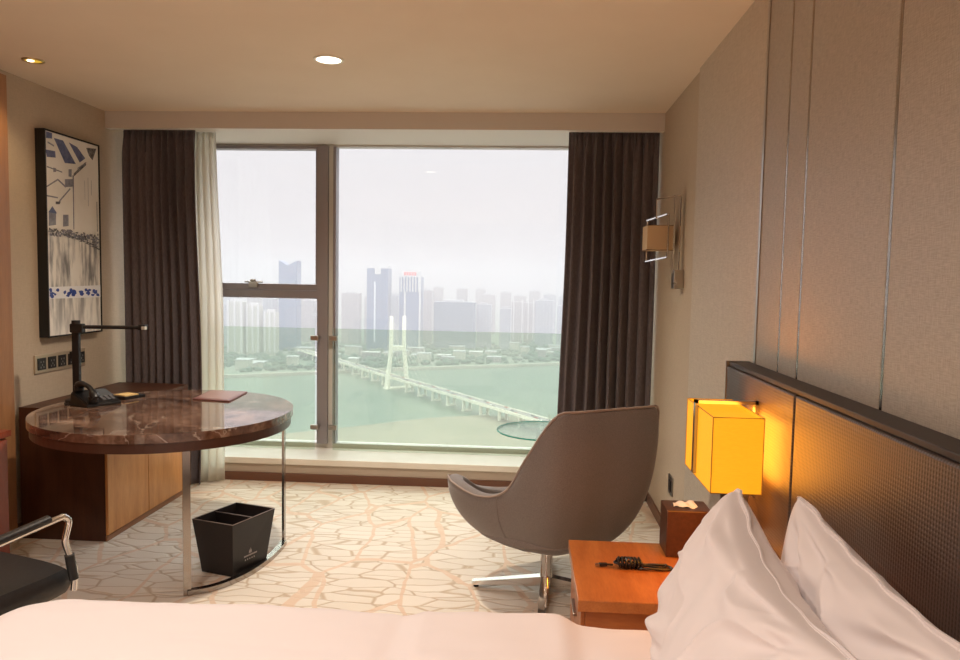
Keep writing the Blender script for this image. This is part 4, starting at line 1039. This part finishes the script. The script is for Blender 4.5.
# bridge: deck on piers, H-shaped pylon
A0, A1 = Vector((-420, 1345, 0)), Vector((266, 361, 0))
dv_ = (A1-A0).normalized(); sv_ = Vector((-dv_.y, dv_.x, 0)); LB = (A1-A0).length; DZ = G+15
br = thing('bridge', 'long white bridge with an H-shaped pylon crossing the green river', 'bridge', (-170, 975, G))
BM = Matrix(((dv_.x, sv_.x, 0, A0.x), (dv_.y, sv_.y, 0, A0.y), (0, 0, 1, 0), (0, 0, 0, 1)))
m_conc = mat('bridge_concrete', (.72, .70, .60), .7); m_road = mat('asphalt', (.20, .19, .18), .8)
part(MB().box(0, LB, -7.2, 7.2, DZ-2.2, DZ, mat=BM), 'deck', m_conc, br)
part(MB().box(0, LB, -6.4, 6.4, DZ, DZ+.15, mat=BM), 'roadway', m_road, br)
for s_ in (-1, 1): part(MB().box(0, LB, s_*6.9-.25, s_*6.9+.25, DZ, DZ+1.2, mat=BM), 'railing', m_conc, br)
pyl_s = (Vector((-178, 992, 0))-A0).dot(dv_)
for s_ in (-1, 1):
    g = MB(); g.tube([BM @ Vector((pyl_s, s_*15.5, G)), BM @ Vector((pyl_s, s_*14, DZ)), BM @ Vector((pyl_s, s_*9.5, DZ+40)), BM @ Vector((pyl_s, s_*9.5, DZ+84))], [3.8, 3.4, 2.8, 2.6], 8); part(g, 'pylon_leg', m_conc, br)
part(MB().box(pyl_s-1.8, pyl_s+1.8, -9.5, 9.5, DZ+37, DZ+43, mat=BM), 'cross_beam', m_conc, br)
part(MB().box(pyl_s-6, pyl_s+6, -19, 19, G, G+2, mat=BM), 'footing', m_conc, br)
for i, q in enumerate(range(-9, 20)):
    s_ = pyl_s+q*38
    if q == 0 or s_ < 10 or s_ > LB-10: continue
    g = MB()
    for c in (-4.5, 4.5): g.tube([BM @ Vector((s_, c, G)), BM @ Vector((s_, c, DZ-2.5))], 1.8, 8)
    g.box(s_-2, s_+2, -6, 6, G, G+2, mat=BM); part(g, 'pier', m_conc, br)
g = MB()
for sd_ in (-1, 1):
    for q in range(1, 8):
        for dr_ in (-1, 1): g.tube([BM @ Vector((pyl_s, sd_*9.5, DZ+46+q*5)), BM @ Vector((pyl_s+dr_*(14+q*16), sd_*9.4, DZ+1))], .14, 4)
part(g, 'stay_cable', m_conc, br)
lampm = MB()
# vehicles on the deck
cars = []
cc = [mat('car_paint_white', (.85, .85, .85), .3), mat('car_paint_dark', (.08, .09, .11), .3), mat('car_paint_red', (.5, .08, .06), .3)]
m_cg = mat('car_glass', (.05, .06, .07), .1)
protos = []
for cmt in cc:
    t = thing('car', 'tiny ' + ('white', 'dark', 'red')[len(protos)] + ' car driving on the bridge deck', 'car', (0, 0, 0), 'cars on the bridge')
    g = MB(); g.box(-2.2, 2.2, -.9, .9, .3, .95, bev=.15); part(g, 'body', cmt, t)
    g = MB(); g.box(-1.2, 1.0, -.8, .8, .95, 1.5, bev=.15); part(g, 'cabin', m_cg, t)
    for a_ in (-1.4, 1.4):
        for c in (-.8, .8): g = MB(); g.lathe([(0, -.1), (.32, -.1), (.32, .1), (0, .1)], (a_, c, .32), 12, axis='y'); part(g, 'wheel', m_black, t)
    protos.append(t)
ang = math.atan2(dv_.y, dv_.x)
for i in range(60):
    p_ = protos[i % 3] if i < 3 else copy_tree(protos[i % 3])
    s_ = 250+640*(i+.5)/60; lane = (-4.6, -1.7, 1.7, 4.6)[(i*7) % 4]
    c = BM @ Vector((s_, lane, DZ+.15)); p_.location = c; p_.rotation_euler.z = ang+(PI if lane > 0 else 0)

# haze over the river
m_haze = bpy.data.materials.new('haze'); m_haze.use_nodes = True; t_ = m_haze.node_tree; t_.nodes.clear(); k = N(m_haze)
vs_ = k.n('VolumeScatter', {'Color': (.97, .95, 1, 1), 'Density': HAZE_S, 'Anisotropy': 0.0}); va_ = k.n('VolumeAbsorption', {'Color': (0, 0, 0, 1), 'Density': HAZE_A})
ad_ = k.n('AddShader', {0: vs_.outputs[0], 1: va_.outputs[0]}); out = k.n('OutputMaterial'); t_.links.new(ad_.outputs[0], out.inputs['Volume'])
hz = MB().box(-2600, 2600, 60, 6500, G-1, 70); hz = single(hz, 'haze', m_haze, 'milky haze over the river and the city', 'haze', (0, 60, G), kind='stuff')
